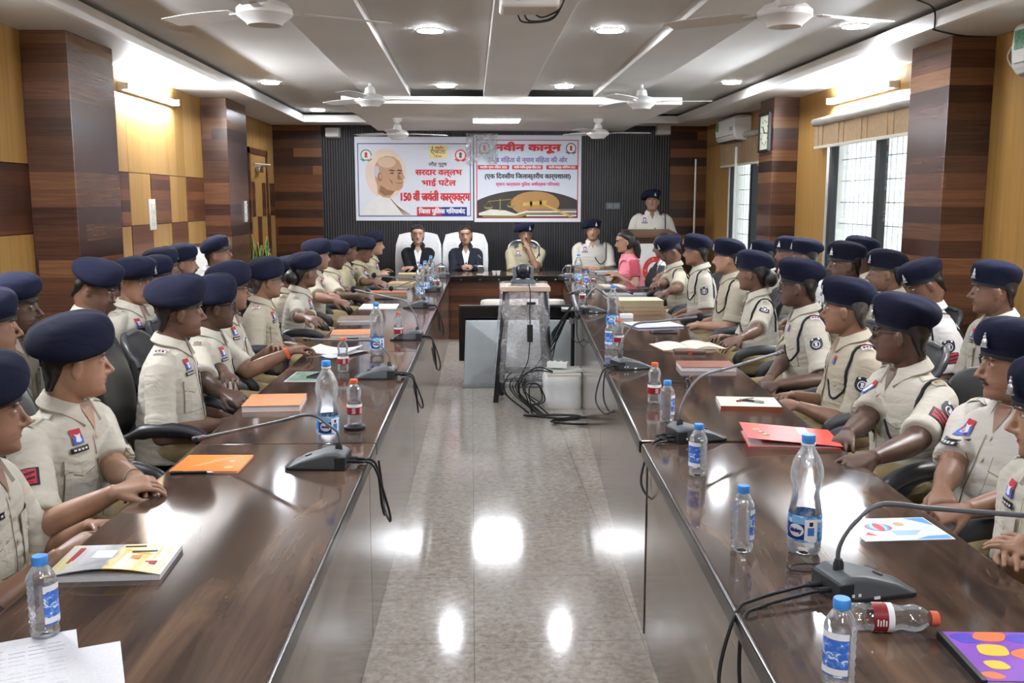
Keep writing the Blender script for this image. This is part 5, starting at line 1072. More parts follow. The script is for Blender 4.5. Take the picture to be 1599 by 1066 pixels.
    for s in (-1,1):
        if Y < 9.5 or not beret: g = G(); g.ell((s*.031,.0700,.003),(.0125,.0128,.0070), 0, 14, T=TH); g.ell((s*.031,.0788,.003),(.0055,.0045,.0055), 1, 10, T=TH); ob('eye', g, [EYEW, EYEI], body, smooth=60)
    # ---- hair
    g = G(); rows = []
    if beret:
        for z in np.linspace(-.084, .07, 16):
            yf = np.interp(z, [-.08,-.045,-.02,.0,.014,.03,.045,.07], [-.066,-.05,-.036,-.028,.022,.035,.048,.055]); w_ = hi(z,HW)+(.0015 if z < -.02 else .003)+(.003 if fem else 0); b_ = hi(z,HB)-.0035-(.008 if fem else 0); b_ = b_ if z > -.03 else b_+(-.0925-b_)*min(1,(-.03-z)/.03)
            if z < -.02: w_ *= 1-.52*min(1,(-.02-z)/.064)**1.2
            rows.append(hring(z, yf, b_, w_, 28, 2.6))
        g.loft(rows, T=TH)
        if fem: g.ell((0,-.118,-.025),(.052,.042,.05), n=18, T=TH); 
        if bun: g.ell((.0,-.118,-.035),(.058,.050,.055), n=18, T=TH)
    else:
        for z in list(np.linspace(-.085 if fem else -.06, .10, 14))+[.113,.121]:
            yf = np.interp(z, [-.085,-.04,0,.03,.05,.07,.09,.113,.121], ([.005,.018,.024,.044,.060,.079,.074,.04,.012] if fem else [-.02,-.015,.0,.03,.058,.08,.07,.03,.01])); zc = min(z,.113); w_ = hi(zc,HW)+(.014 if fem else .006); b_ = hi(zc,HB)-.014
            if z > .1: w_ = hi(.1,HW)+.006 if z < .115 else .028; b_ = -.075 if z < .115 else -.045
            rows.append(hring(z, yf, b_, w_, 28, 2.3))
        g.loft(rows, T=TH)
        if fem: g.ell((0,-.11,-.03),(.05,.05,.055), n=18, T=TH); g.tube([TH @ Vector(v) for v in ((0,-.12,-.03),(0,-.135,-.12),(.01,-.13,-.2))], [.045,.04,.025], 12)
    for s in (-1,1): g.tube([TH @ Vector((s*x, y, z)) for x, y, z in ((.014,.0935,.021),(.028,.0935,.0265),(.044,.083,.024),(.052,.074,.019))], [.003,.0042,.0036,.0018], 6)
    if mous:
        for s in (-1,1): g.tube([TH @ Vector((s*x, y, z)) for x, y, z in ((.001,.0985,-.0525),(.012,.0975,-.0535),(.022,.092,-.058),(.03,.083,-.065))], [.0055,.0062,.0048,.002], 8)
    ob('hair', g, HAIRG if hair else HAIR, body, smooth=60)
    if fem and beret is False: g = G(); g.ell((0,.097,.024),(.004,.0025,.004), T=TH); ob('forehead_mark', g, P_RED, body)
    if glasses:
        g = G()
        for s in (-1,1):
            g.tube([TH @ Vector((s*.032+.0235*math.cos(q), .1005-.35*abs(.0235*math.cos(q)) if s*math.cos(q) > 0 else .1005, .002+.0165*math.sin(q))) for q in np.linspace(0,2*PI,20)], .0021, 6)
            g.tube([TH @ Vector((s*x,y,z)) for x,y,z in ((.0555,.092,.008),(.073,.07,.009),(.0775,.0,.008),(.077,-.012,-.002))], .0021, 6)
        g.tube([TH @ Vector(v) for v in ((-.009,.1,.006),(0,.102,.009),(.009,.1,.006))], .002, 6); sp = ob('spectacles', g, M_black, body, smooth=60)
        g = G()
        for s in (-1,1): g.add([TH @ Vector((s*.032+.022*math.cos(q), .0995-.3*max(0,s*.022*math.cos(q)), .002+.0155*math.sin(q))) for q in np.linspace(0,2*PI,17)[:-1]], [tuple(range(16))])
        ob('lenses', g, M_glass, sp)
    # ---- beret
    if beret:
        r_ = random.Random(seed); tl = .24+.12*r_.random(); rings = []; n = 40; bk = .17; bh_ = r_.uniform(-.006,.006); bw_ = r_.uniform(1.0,1.08)
        for z, rx, ry, cx, cy, tk in ((.016,.0775,.0975,0,-.003,0),(.022,.0795,.1005,0,-.003,0),(.036,.0815,.1025,0,-.003,.0),(.046,.0855,.105,.001,-.005,.15),(.055,.106,.115,.010,-.010,.6),(.070,.127,.125,.019,-.013,1),(.090,.134,.130,.022,-.013,1),(.113,.130,.127,.021,-.012,.85),(.136,.114,.113,.018,-.010,.65),(.153,.088,.089,.014,-.008,.5),(.164,.055,.058,.010,-.006,.4),(.168,.02,.024,.008,-.006,.35)):
            row = []
            for i in range(n):
                q = 2*PI*i/n; x = cx+rx*math.cos(q); y = cy+ry*math.sin(q); lump = 1+.035*tk*math.sin(2*q+seed)+.028*tk*math.sin(3*q+seed*1.3)+.015*tk*math.sin(5*q+seed*1.7)
                x = cx+(x-cx)*lump*(bw_ if tk > .4 else 1); y = cy+(y-cy)*lump*(bw_ if tk > .4 else 1)
                zz = z+bk*y*(1-.45*tk)-tl*x*tk*(1 if z < .12 else .6)+bh_*tk+.004*tk*math.sin(2*q+seed*2.1)+.005*tk*math.sin(seed+9*x/.1)*(z > .11)
                q_ = 1-tk*(1-bs)*.6; row.append((x*q_, y*q_, .026+(zz-.026)*(bs if zz > .026 else 1)))
            rings.append(row)
        be = ob('beret', G().loft(rings, T=TH), BERD if dark else BER, root, smooth=80)
        be.modifiers.new('sub','SUBSURF').levels = 1; be.modifiers['sub'].render_levels = 1
        if Y < 9: ob('leather_band', G().loft([[(x*1.012, y*1.012, z+dz) for x,y,z in rings[1]] for dz in (-.008,.006)], caps=False, T=TH), BERB, be)
        if badge:
            B = TH @ Matrix.Translation((-.046*(.5+.5*bs),.108*(.35+.65*bs),.026+.062*bs)) @ Matrix.Rotation(R(26),4,'Z') @ Matrix.Rotation(R(8),4,'X'); g = G()
            g.ell((0,.002,-.003),(.0115,.004,.0135), T=B); g.ell((0,.003,.013),(.006,.004,.006), T=B); g.ell((0,.003,.023),(.003,.003,.005), T=B); g.box(-.014,.014,-.001,.004,-.021,-.016,T=B); g.tube([B @ Vector((.013*math.cos(q),.003,-.003+.015*math.sin(q))) for q in np.linspace(-2.6,-.5,8)], .0025, 6)
            ob('cap_badge', g, SILV, be, smooth=60)
    # ---- clothing
    g = G(); z0 = hip-.03; H = nb.z-z0
    for t_, hw, hd_, bl in ((0,.165,.125,.6),(.12,.168,.128,.9),(.28,.163,.125,1.0),(.45,.165,.122,.75),(.62,.176,.118,.3),(.74,.183,.113,.1),(.82,.172,.104,0),(.88,.148,.092,0),(.925,.118,.082,0),(.96,.092,.074,0),(.985,.076,.068,0),(1.005,.068,.064,0)):
        cy = nb.y*(t_**1.2)-.012*(1-t_); g.loft
        w_ = hw*(k if t_ < .95 else 1.0); rng = sect((nb.x*t_, cy, z0+H*t_), w_, hd_*(1 if not fem else .92), belly=belly*bl+(.025*math.exp(-((t_-.6)/.12)**2) if fem else 0)); g_rows = g.__dict__.setdefault('rows', []); g_rows.append(rng)
    g.loft(g.rows)
    for i, s in enumerate((-1,1)):
        e = E[i]; ln = {'half':.86,'short':.55}.get(sleeve, 1)
        q = 1.0 if not fem else .88
        if sleeve == 'long':
            f = Wt[i]-e; g.tube(spline([S[i]-Vector((s*.06,0,-.015)), S[i]+Vector((s*.0,0,-.005)), S[i]*.5+e*.5, e, e+f*.5, e+f*.9],4), [.064*q]*4+[.064*q]*4+[.06*q]*4+[.055*q]*4+[.05*q]*4+[.04*q], 18)
        else:
            p = S[i]*(1-ln)+e*ln; g.tube(spline([S[i]-Vector((s*.07,0,-.022)), S[i]+Vector((s*.0,0,-.002)), S[i]*.45+p*.55, p],4), [.060*q]*4+[.0625*q]*4+[.062*q]*4+[.064*q], 20)
            if sleeve == 'half': u = (e-S[i]).normalized(); g.tube([p-u*.045, p-u*.004], [.0675*q,.069*q], 20)
    sv = max(vox, .0062); me = remesh(g, sv, 'shirt', 5, .5); wrinkle(me, .0026, seed, [(S[i]*.75+E[i]*.25+Vector((-s*.05,0,-.05)), (E[i]-S[i]).normalized(), .09, 105.0) for i, s in enumerate((-1,1))]+[(Vector((0,.02,hip+.14)), (0,.25,.97), .2, 80.0)])
    main = {'police':KH[sh],'blazer':BLAZ,'navy':NAVYC,'sari':PINK,'vest':KH[4],'white':KH[4]}[dress]
    me.materials.append(main); me.materials.append(SKIN[sk]); me.materials.append(KH[4]); me.materials.append(VEST); me.materials.append(PBL)
    fc = np.zeros(len(me.polygons)*3, np.float32); me.polygons.foreach_get('center', fc); fc = fc.reshape(-1,3); mi = np.zeros(len(fc), np.int32)
    necks = [(.06,.0,.30,2),(.045,.0,.10,1)]; dz = nb.z-fc[:,2]; dx = np.abs(fc[:,0]-nb.x)
    if dress in ('blazer','navy'):
        pass
    elif dress == 'sari': mi[(dx > .15)&(dz > .05)] = 4; necks = [(.062,.0,.11,1)]
    elif dress == 'vest': mi[(dx < .155)&(dz > .055)] = 3; necks = [(.05,.0,.13,2),(.03,.0,.055,1)]
    else: necks = [(.034,.0,.085,1)]
    me.polygons.foreach_set('material_index', mi); me.update()
    nm = {'police':'shirt','blazer':'blazer','navy':'blazer','sari':'sari','vest':'waistcoat_and_shirt','white':'shirt'}[dress]
    st = ob(nm, me, None, root)
    bm = bmesh.new(); bm.from_mesh(me); bvh = BVHTree.FromBMesh(bm); bm.free(); V3 = Vector
    for j, (w_, za, zb, m_) in enumerate(necks):
        mk('neck_opening', [(decal(bvh, V3((nb.x, nb.y*.9, nb.z)), V3((0,-1,0)), V3((1,0,0)), V3((0,0,1)), [(-w_,.01),(-w_*.5,.012),(0,.012),(w_*.5,.012),(w_,.01),(w_*.78,-zb*.25),(w_*.52,-zb*.5),(w_*.26,-zb*.75),(0,-zb),(-w_*.26,-zb*.75),(-w_*.52,-zb*.5),(-w_*.78,-zb*.25)], .0035+.002*j), 0)], [KH[4] if m_ == 2 else SKIN[sk]], st)
    det = Y < 10.5
    if dress in ('police','white','vest','blazer','navy'):
        secs = []
        for ph in np.linspace(-154,154,23):
            q = R(ph); fr = max(0,-math.cos(q)); x, y = math.sin(q), -math.cos(q); tilt = -.22
            tip = max(0,(abs(ph)-105)/49)**1.5
            def pt(rx, ry, z): return (nb.x+rx*x, nb.y+.004+ry*y, nb.z+z+tilt*ry*y)
            lo = -.014-.036*tip
            secs.append([pt(.062,.063,-.02), pt(.0605,.062,.034-.016*fr), pt(.067,.069,.036-.016*fr), pt(.094+.010*tip,.091+.010*tip,lo+.012), pt(.088+.008*tip,.085+.008*tip,lo+.004), pt(.070,.070,.004-.01*fr)])
        ob('collar', G().loft(secs), [main], st, smooth=40)
    if dress == 'police':
        for i, s in enumerate((-1,1)):
            a0 = V3((nb.x+s*.088, nb.y-.012, nb.z)); a1 = S[i]+V3((s*.018,0,.06)); u = (a1-a0); L = .105; u.z = 0; u.normalize(); v = V3((0,1,0)); c = a0+u*(L/2+.004)
            ep = mk('epaulette', [(decal(bvh, c+V3((0,0,.0)), V3((0,0,-1)), u, v, rectp(L,.05), .006), 0)], [main], st)
            if det:
                cc = a0+u*(L-.016); parts = [(decal(bvh, cc, V3((0,0,-1)), u, v, rectp(.028,.05), .0085), 2 if rank else 0), (decal(bvh, cc-u*.017, V3((0,0,-1)), u, v, rectp(.007,.05), .0088), 1 if rank else 0)]
                for j in range(3): parts.append((decal(bvh, cc+v*(-.014+.014*j), V3((0,0,-1)), u, v, rectp(.015,.010), .0095), 3 if not rank else 4))
                mk('shoulder_title', parts, [main, P_RED, P_WH, BRASS, P_DK], ep)
        # placket, buttons, pockets, name plate, chest badge
        D = V3((0,-1,0)); ux = V3((1,0,0)); uz = V3((0,0,1))
        if Y < 10:
            mk('placket', [(decal(bvh, V3((nb.x*.8+.019, nb.y*.6, z0+H*.42)), D, ux, uz, rectp(.003,H*.78,9), .0035), 0)], [P_ST], st)
            for j in range(6 if Y < 7 else 0): mk('button', [(decal(bvh, V3((nb.x*.8, nb.y*.6, z0+H*(.12+.135*j))), D, ux, uz, discp(.0065,10), .006), 0)], [P_BT], st)
        for s in (-1,1):
            c = V3((nb.x+s*.088*k, nb.y*.8, nb.z-.175))
            if Y < 10:
                mk('pocket', [(decal(bvh, c-uz*.06, D, ux, uz, rectp(.111,.121), .0030), 1), (decal(bvh, c-uz*.06, D, ux, uz, rectp(.105,.115), .0045), 0)], [main, P_ST], st)
                mk('pocket_flap', [(decal(bvh, c-uz*.002, D, ux, uz, [(-.059,.026),(-.028,.026),(0,.026),(.028,.026),(.059,.026),(.059,0),(.059,-.019),(.028,-.027),(0,-.038),(-.028,-.027),(-.059,-.019),(-.059,0)], .0055), 2), (decal(bvh, c, D, ux, uz, [(-.056,.026),(-.028,.026),(0,.026),(.028,.026),(.056,.026),(.056,0),(.056,-.018),(.028,-.025),(0,-.036),(-.028,-.025),(-.056,-.018),(-.056,0)], .0065), 0), (decal(bvh, c-uz*.018, D, ux, uz, discp(.0065,10), .009), 1)], [main, P_BT, P_ST], st)
        c = V3((nb.x+.088*k, nb.y*.8, nb.z-.125)); parts = [(decal(bvh, c, D, ux, uz, rectp(.07,.018), .007), 0)]
        for j in range(4): parts.append((decal(bvh, c+ux*(-.022+.0145*j), D, ux, uz, rectp(.009,.006,2), .0085), 1))
        mk('name_plate', parts, [P_NM, P_WH], st)
        if sh != 4:
            c = V3((nb.x+.088*k, nb.y*.8, nb.z-.085)); mk('chest_badge', [(decal(bvh, c, D, ux, uz, rectp(.038,.048), .006), 0), (decal(bvh, c-uz*.010, D, ux, uz, rectp(.038,.026), .0075), 1), (decal(bvh, c-uz*.002, D, ux, uz, [(-.011,-.012),(0,-.016),(.011,-.012),(.008,.002),(.012,.012),(0,.008),(-.012,.012),(-.008,.002)], .009), 2)], [P_RED, P_BL, P_WH], st)
            if rank and Y < 6: c = V3((nb.x-.05, nb.y*.8, nb.z-.095)); mk('small_badge', [(decal(bvh, c, D, ux, uz, rectp(.02,.04), .006), 0), (decal(bvh, c-uz*.008, D, ux, uz, rectp(.02,.02), .0075), 1)], [P_RED, P_BL], st)
        # sleeve patches on the arm turned to the aisle side
        for i, s in enumerate((-1,1)):
            if patch is None or (s != patch[0]): continue
            e = E[i]; ax = (e-S[i]).normalized(); out = V3((s,patch[2] if len(patch) > 2 else .35,0)); out = (out-ax*out.dot(ax)).normalized(); u = ax.cross(out).normalized(); v = -ax
            if emb:
                c = S[i]+ax*.10; pts = discp(.034,20); ears = [(x*(1+.12*(y > .018)*(abs(x) > .012)), y*(1+.22*(y > .018)*(abs(x) > .012))) for x, y in pts]
                parts = [(decal(bvh, c, -out, u, v, ears, .005), 0), (decal(bvh, c-v*.004, -out, u, v, discp(.021,16), .0065), 1), (decal(bvh, c-v*.004, -out, u, v, discp(.0165,16), .008), 0), (decal(bvh, c-v*.004, -out, u, v, [(-.008,-.01),(0,-.013),(.008,-.01),(.005,0),(.009,.009),(0,.013),(-.009,.009),(-.005,0)], .0095), 1)]
                for q in (-1,1): parts.append((decal(bvh, c+v*.026+u*q*.017, -out, u, v, discp(.006,8), .0068), 1))
                mk('sleeve_emblem', parts, [P_DK, P_WH], st)
            if 'c' in patch[1]:
                c = S[i]+ax*(.163 if emb else .14); parts = [(decal(bvh, c, -out, u, v, rectp(.098,.06), .005), 0), (decal(bvh, c, -out, u, v, rectp(.088,.05), .0065), 1)]
                for j in range(2):
                    for q in (-1,1): parts.append((decal(bvh, c+v*(.010-.019*j-.0)+u*q*.021, -out, (u+v*q*.22), v, rectp(.042,.0075,3), .008), 0))
                mk('rank_chevrons', parts, [P_DK, P_RED], st)
    if lan:
        i = 0; s = -1; pts = []
        for q in np.linspace(-2.5,2.35,30):
            c = S[i]+V3((-s*.028,.0,-.045)); p = c+V3((0, .16*math.sin(q), .15*math.cos(q))); h = bvh.ray_cast(p, (c-p).normalized(), .4); b_ = h[0] if h[0] is not None else bvh.find_nearest(p)[0]; pts.append(b_+(p-c).normalized()*.006)
        g = G().tube(pts, .0068, 8); fr = V3((nb.x-.03*1, nb.y*.8, nb.z-.19)); c2 = []
        for q in np.linspace(0,1,10):
            x = pts[-1]*(1-q)+fr*q-V3((0,0,.07*math.sin(PI*q))); h = bvh.ray_cast(x+V3((0,.25,0)), V3((0,-1,0)), .5); c2.append((h[0] if h[0] is not None else bvh.find_nearest(x)[0])+V3((0,.006,0)))
        g.tube(c2, .0058, 8); ob('lanyard', g, LAN, st, smooth=60)
    if dress == 'sari':
        V = []; n1, n2 = 26, 8
        for a_ in range(n1+1):
            q = a_/n1
            for b_ in range(n2+1):
                w_ = (b_/n2-.5)*.26; p = V3((.17-.36*q, 0, 0)); ang = q*PI*1.0
                x = .16*math.cos(ang*.98)+w_*.35; z = nb.z-.34+.36*math.sin(min(ang,PI/2))+w_*.75; y = .3*math.cos(ang*.75)
                o_ = V3((x, nb.y*.5+(.4 if q < .62 else -.4), z)); 
                h = bvh.ray_cast(o_, V3((0,-1 if q < .62 else 1,0)), .8); p = h[0] if h[0] is not None else bvh.find_nearest(V3((x, nb.y*.6, z)))[0]
                V.append(p+V3((0, .011 if q < .62 else -.011, .004+.004*math.sin(b_*2.6))))
        g = G().add(V, [(i_*(n2+1)+j_, (i_+1)*(n2+1)+j_, (i_+1)*(n2+1)+j_+1, i_*(n2+1)+j_+1) for i_ in range(n1) for j_ in range(n2)]); dr = ob('sari_drape', g, PINK, st, smooth=80)
        dr.modifiers.new('t','SOLIDIFY').thickness = .006
    if watch:
        i, s = watch; w = Wt[i]; f = (Wt[i]-E[i]).normalized(); c = w-f*.02; u = f.orthogonal().normalized(); v = f.cross(u)
        ob('wrist_watch' if s == 'w' else 'wrist_band', G().loft([[c+f*d+(u*math.cos(q)+v*math.sin(q))*(.031 if s == 'w' else .034) for q in np.linspace(0,2*PI,25)[:-1]] for d in (-.009,.009)]), M_steel if s == 'w' else mat('orange_wrist_band','e8683a',.6), body, smooth=40)
    # ---- trousers and shoes
    lm = legs_mesh(kind); key = (kind, dress in ('police','white'))
    if key not in SHO:
        m = lm.copy(); m.materials.append(TRO if key[1] else (TRB if dress != 'sari' else PINK)); SHO[key] = m
        SHO[kind] = [q.mesh('shoe') for q in LEGS[kind+'_shoes']]
        for q in SHO[kind]:
            if not q.materials: q.materials.append(SHOE); q.shade_smooth()
    if dress == 'sari': m = lm.copy(); m.materials.append(PINK); ob('sari_skirt', m, None, root)
    else: ob('trousers', SHO[key], None, root)
    for q in SHO[kind]: ob('shoe', q, None, root)
    return root
GL, GR = 'officers seated along the left table', 'officers seated along the right table'
G2L, G2R, GH = 'officers in the back row on the left', 'officers in the back row on the right', 'people seated at the head table'
PP = []
def add(*a, chair='low', **k): PP.append((person(*a, **k), a[2], chair, a[0], k)); return PP[-1][0]
# --- left table, nearest first
add(-36, 553, 2.55, 88, 62, 'officer cut by the left edge, nearest the camera on the left, navy beret', GL, sk=0, sh=0, patch=None, rw=(-.02+.13,.30,.70), lw=(-.12,.30,.70), chair='tall')
add(112, 489, 3.12, 99, 60, 'officer in khaki with red chevrons on his sleeve, large at the left, looking away', GL, sk=2, sh=0, belly=.03, wide=1.05, patch=(1,'c',.15), rw=(218,776,.77), lw=(226,760,.775), curl=.6, watch=(0,'w'), chair='tall')
add(277, 430, 4.3, 84, 66, 'officer in khaki with red banded shoulder title, between two others at the left table', GL, sk=1, sh=0, belly=.05, wide=1.05, rank=True, rw=(.13,.25,.645), chair='tall')
add(333, 429, 4.95, 86, 68, 'officer half hidden behind another, hands clasped at the left table edge', GL, sk=3, sh=0, belly=.05, glasses=True, rw=(372,640,.73), lw=(376,632,.73), curl=.8)
add(357, 408, 5.45, 92, 66, 'officer with orange wrist band writing on white papers at the left table', GL, sk=0, sh=0, belly=.05, glasses=True, rw=(482,549,.79), lw=(448,545,.77), watch=(1,'b'), curl=.7, hands={'r':{'up':(.1,-.4,.9)}})
add(415, 401, 6.5, 84, 64, 'spectacled officer facing right, behind the man writing on white papers', GL, sk=0, sh=1, belly=.05, glasses=True, hair=1, rank=True)
add(475, 394, 7.3, 84, 48, 'woman officer with hair in a low bun and beret at the left table', GL, sk=1, sh=0, fem=True, bun=True, rw=(505,527,.77), lw=(500,522,.77))
add(452, 399, 7.75, 80, 66, 'officer almost hidden behind the woman with the low bun', GL, sk=1, sh=1)
add(495, 373, 8.4, 82, 62, 'officer in khaki reaching over papers, beside the far microphones, left table', GL, sk=0, sh=1, belly=.04, lean=.12, rw=(548,482,.78), lw=(545,478,.78))
add(523, 375, 9.1, 84, 76, 'dark skinned officer looking down at papers, far left table', GL, sk=3, sh=1, hp=14, rw=(572,463,.78), lw=(566,463,.78))
add(541, 367, 9.75, 76, 60, 'officer mostly hidden behind the woman leaning over the far left table', GL, sk=1, sh=3, fem=True, bun=True)
add(567, 369, 10.2, 88, 84, 'woman officer in dark khaki leaning forward over the far left table', GL, sk=1, sh=3, fem=True, hp=16, lean=.16, rw=(598,445,.8), lw=(594,440,.8))
add(584, 361, 10.9, 88, 84, 'young woman officer upright in profile, last at the left table', GL, sk=2, sh=3, fem=True, lean=.1, rw=(603,428,.78), lw=(600,424,.78))
# --- left back row
add(-22, 452, 3.75, 85, 60, 'person barely visible at the left edge behind the front row', G2L, sk=0, sh=1)
add(16, 427, 4.15, 88, 74, 'officer in the left back row, nearest the left edge, dark faced in profile', G2L, sk=3, sh=1, rw=(.12,.26,.66), lw=(-.12,.26,.66))
add(146, 404, 4.95, 84, 80, 'officer in the left back row looking down, against the wood pillar', G2L, sk=1, sh=0, hp=24, lean=.14, wide=1.05)
add(210, 400, 5.5, 96, 118, 'moustached officer in the left back row turned toward the camera', G2L, sk=0, sh=0, hp=8, mous=True, patch=(1,'c',.3))
add(241, 399, 6.05, 84, 76, 'officer hidden behind the moustached one in the left back row', G2L, sk=1, sh=1)
add(252, 386, 6.6, 84, 70, 'officer in the left back row, third from the far end', G2L, sk=1, sh=1)
add(283, 380, 7.1, 86, 76, 'moustached officer in profile in the left back row before the white board', G2L, sk=0, sh=1, mous=True)
add(339, 368, 7.9, 92, 98, 'spectacled officer at the far end of the left back row, face lifted', G2L, sk=0, sh=4, glasses=True, hp=-10)
# --- head table
add(652, 351, 12.2, 178, 176, 'woman in a black blazer over white at the head table, left one', GH, sk=4, beret=False, fem=True, dress='blazer', sleeve='long', rw=(-.05,.36,.79), lw=(.08,.37,.79), chair='white')
add(727, 352, 12.2, 178, 184, 'woman in a black blazer with folded hands at the head table, second one', GH, sk=2, beret=False, fem=True, dress='navy', sleeve='long', rw=(.03,.36,.80), lw=(-.04,.37,.80), hr=6, curl=.8, chair='white')
add(821, 348, 12.1, 180, 178, 'officer in khaki and blue beret resting his chin on his hand', GH, sk=0, sh=3, rw=(.02,.34,.79), lw=(-.03,.17,1.02), curl=.9, poleL=(-.3,.4,-1), lan=True, hands={'l':{'dir':(.3,-.3,.9),'up':(-.3,.9,.2)}}, wide=1.1, chair='steel')
add(926, 342, 12.05, 186, 188, 'officer in khaki with a dark shoulder cord at the right of the head table', GH, sk=2, sh=2, rw=(.04,.34,.79), lw=(-.12,.34,.79), lan=True, wide=1.1)
# --- speaker
add(1019, 297, 12.25, 186, 196, 'officer standing at the podium, head raised, dark shoulder cord', None, sk=0, sh=2, kind='stand', hp=-8, lan=True, lean=.03, rw=(.17,.2,1.10), lw=(-.2,.2,1.12), wide=1.1, chair=None)
# --- right table, far end first
add(976, 360, 10.6, -100, -92, 'woman in a pink sari with dark tied hair at the far right table', GR, sk=2, beret=False, fem=True, dress='sari', sleeve='short', lean=.14, hp=6, rw=(945,428,.8), lw=(950,430,.8))
add(1036, 365, 9.75, -86, -80, 'man in white shirt and dark waistcoat, mostly hidden, right table', GR, sk=1, beret=False, dress='vest', sh=4, hp=10, rw=(1012,470,.8), lw=(1008,466,.8))
add(1047, 366, 8.9, -92, -98, 'officer looking down at a phone held over the right table', GR, sk=1, sh=1, hp=24, lean=.16, mous=True, lan=True, rw=(1010,452,.85), lw=(1030,466,.80), hands={'r':{'curl':.9}})
add(1088, 365, 8.15, -84, -64, 'spectacled officer in profile next to the one looking at a phone', GR, sk=0, sh=0, glasses=True, lan=True, patch=(-1,'',.3), emb=True)
add(1137, 372, 7.3, -84, -72, 'broad officer with moustache and shoulder cord beside the woman officer, right table', GR, sk=2, sh=1, belly=.06, wide=1.1, lan=True, mous=True, rw=(.1,.28,.66), lw=(-.1,.30,.67))
add(1177, 391, 6.35, -84, -56, 'woman officer with hair in a bun and sleeve emblem at the right table', GR, sk=1, sh=0, fem=True, bun=True, lan=True, patch=(-1,'',.25), emb=True, rw=(1112,528,.72), lw=(1132,548,.74))
add(1249, 403, 5.25, -84, -62, 'spectacled officer with red banded shoulder title and sleeve emblem, right table', GR, sk=3, sh=0, glasses=True, lan=True, rank=True, patch=(-1,'',.3), emb=True, hair=0, rw=(1190,598,.66), lw=(1196,604,.66), curl=.7)
add(1323, 432, 4.4, -84, -60, 'officer with short grey hair and sleeve emblem, left of the chevron officer', GR, sk=0, sh=1, hair=1, lan=True, rank=True, patch=(-1,'',.3), emb=True, belly=.04, rw=(.1,.29,.68), lw=(-.1,.30,.67))
add(1411, 459, 3.58, -97, -56, 'spectacled officer with black emblem and red chevrons on the sleeve, right side', GR, sk=3, sh=0, glasses=True, lan=True, patch=(-1,'c',.2), emb=True, wide=1.05, belly=.02, rw=(1296,704,.755), lw=(1328,736,.755))
add(1588, 496, 3.0, -112, -78, 'moustached officer at the right edge, large belly, silver beret badge', GR, sk=0, sh=2, mous=True, belly=.07, wide=1.1, lean=-.02, hp=2, rw=(1450,800,.72), lw=(1476,806,.735), curl=.8, chair='low')
add(1655, 556, 2.36, -95, -66, 'officer cut by the right edge, nearest the camera on the right', GR, sk=2, sh=0, belly=.02, rw=(1590,880,.76), lw=(1600,890,.77), hp=6)
# --- right back row
add(1191, 374, 8.6, -86, -74, 'officer behind the woman officer, in the right back row by the far pillar', G2R, sk=2, sh=0, dark=True)
add(1231, 369, 8.0, -88, -96, 'officer partly hidden behind the one in white, right back row', G2R, sk=1, sh=0)
add(1258, 372, 7.5, -86, -62, 'officer in a white shirt with red shoulder strap, right back row', G2R, sk=1, sh=4, rank=True)
add(1321, 377, 6.1, -88, -84, 'officer in dark khaki before the large window, black beret', G2R, sk=3, sh=3, dark=True, lan=True)
add(1344, 369, 6.7, -86, -66, 'officer behind the black beret one, against the bright window', G2R, sk=3, sh=1)
add(1385, 389, 5.85, -86, -70, 'young officer in a black beret before the near wood pillar, back row', G2R, sk=1, sh=0, lan=True, dark=True)
add(1446, 403, 5.25, -84, -82, 'officer bending forward in the right back row, red chevrons on sleeve', G2R, sk=1, sh=4, hp=26, lean=.2, lan=True, patch=(-1,'c',.2), emb=True, belly=.04, wide=1.05, rw=(.1,.3,.62), lw=(-.1,.32,.62))
add(1555, 407, 4.6, -92, -70, 'officer in the right back row with hands clasped on his thighs', G2R, sk=1, sh=0, lan=True, patch=(-1,'',.3), emb=True, rw=(.05,.30,.64), lw=(-.06,.31,.65), curl=.8)
bpy.data.collections.remove(TCOL)
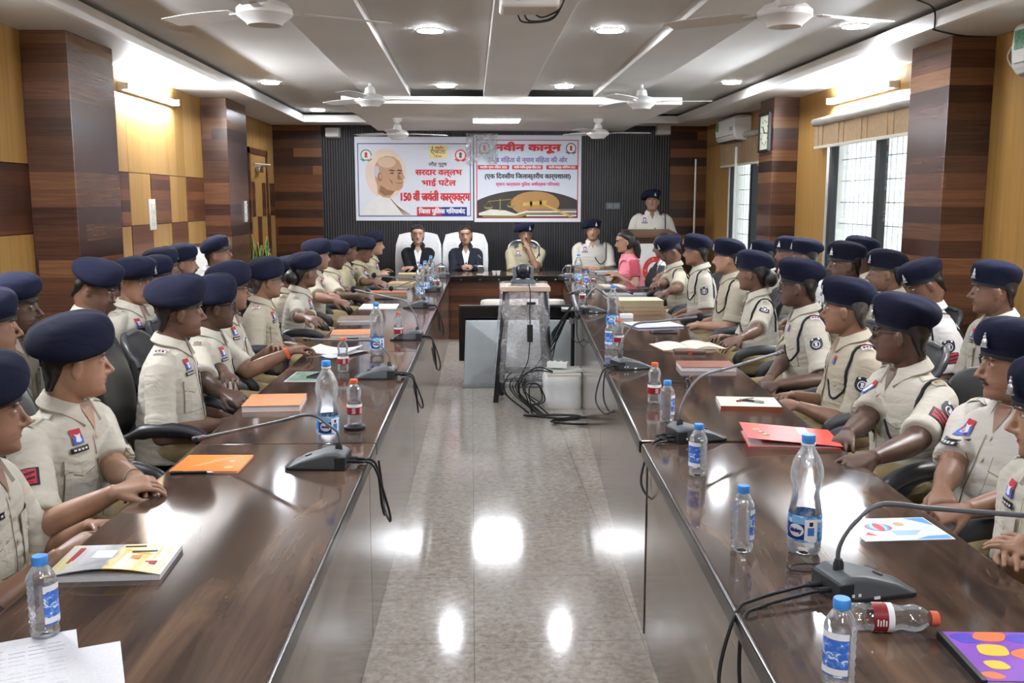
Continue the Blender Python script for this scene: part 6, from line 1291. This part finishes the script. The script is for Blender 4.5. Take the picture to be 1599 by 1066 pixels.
# --- chairs under them
PROT = {}
CG = {'tall':'tall leather office chairs','low':'mesh back office chairs','white':'white towelled chairs','steel':'steel framed chairs'}
for root, Y, ch, px, k in PP:
    if not ch: continue
    loc = root.location.copy(); rz = root.rotation_euler.z; who = root['label']; short = ' '.join(who.replace(',', '').split()[:9])
    f = Vector((-math.sin(rz), math.cos(rz), 0)); loc = loc-f*.02; loc.z = 0
    lab = {'tall':'tall black leather office chair of the ','low':'black mesh backed office chair of the ','white':'office chair under white towelling of the ','steel':'chair with steel top rail of the '}[ch]+short
    if ch not in PROT:
        if ch == 'tall': PROT[ch] = office_chair(loc, rz, lab, CG[ch], 1.13, M_leath, M_gplas)
        elif ch == 'low': PROT[ch] = office_chair(loc, rz, lab, CG[ch], .95, M_mesh, M_gplas)
        elif ch == 'white': PROT[ch] = office_chair(loc, rz, lab, CG[ch], 1.16, M_leath, None, .25, False)
        else: PROT[ch] = office_chair(loc, rz, lab, CG[ch], 1.1, M_leath, M_steel, .24)
    else: dup(PROT[ch], loc, rz, lab, CG[ch])
    if ch == 'white':
        g = G(); rows = []
        for j, (y, z, w_) in enumerate(((-.150,.62,.285),(-.170,.85,.29),(-.225,1.05,.285),(-.275,1.175,.26),(-.345,1.21,.25),(-.40,1.17,.255),(-.42,1.0,.285),(-.41,.75,.29),(-.40,.5,.30))):
            rows.append([(w_*(i/16*2-1)*(1+.02*math.sin(i*1.3+j)), y+.008*math.sin(i*1.9+j*.8)-(.0 if j < 4 else .012)*math.cos(i*1.1)-.06*0+.055*(i/8-1)**2, z-(.035*(i/8-1)**2 if 2 < j < 6 else 0)) for i in range(17)])
        g.add([v for r in rows for v in r], [(j*17+i, j*17+i+1, (j+1)*17+i+1, (j+1)*17+i) for j in range(8) for i in range(16)])
        tw = tag(ob('towel', g, M_towel, None, loc, rz, smooth=80), 'white towel over the chair of the '+' '.join(short.split()[:8]), 'towel', 'white towels on the head table chairs'); tw.modifiers.new('t','SOLIDIFY').thickness = .012
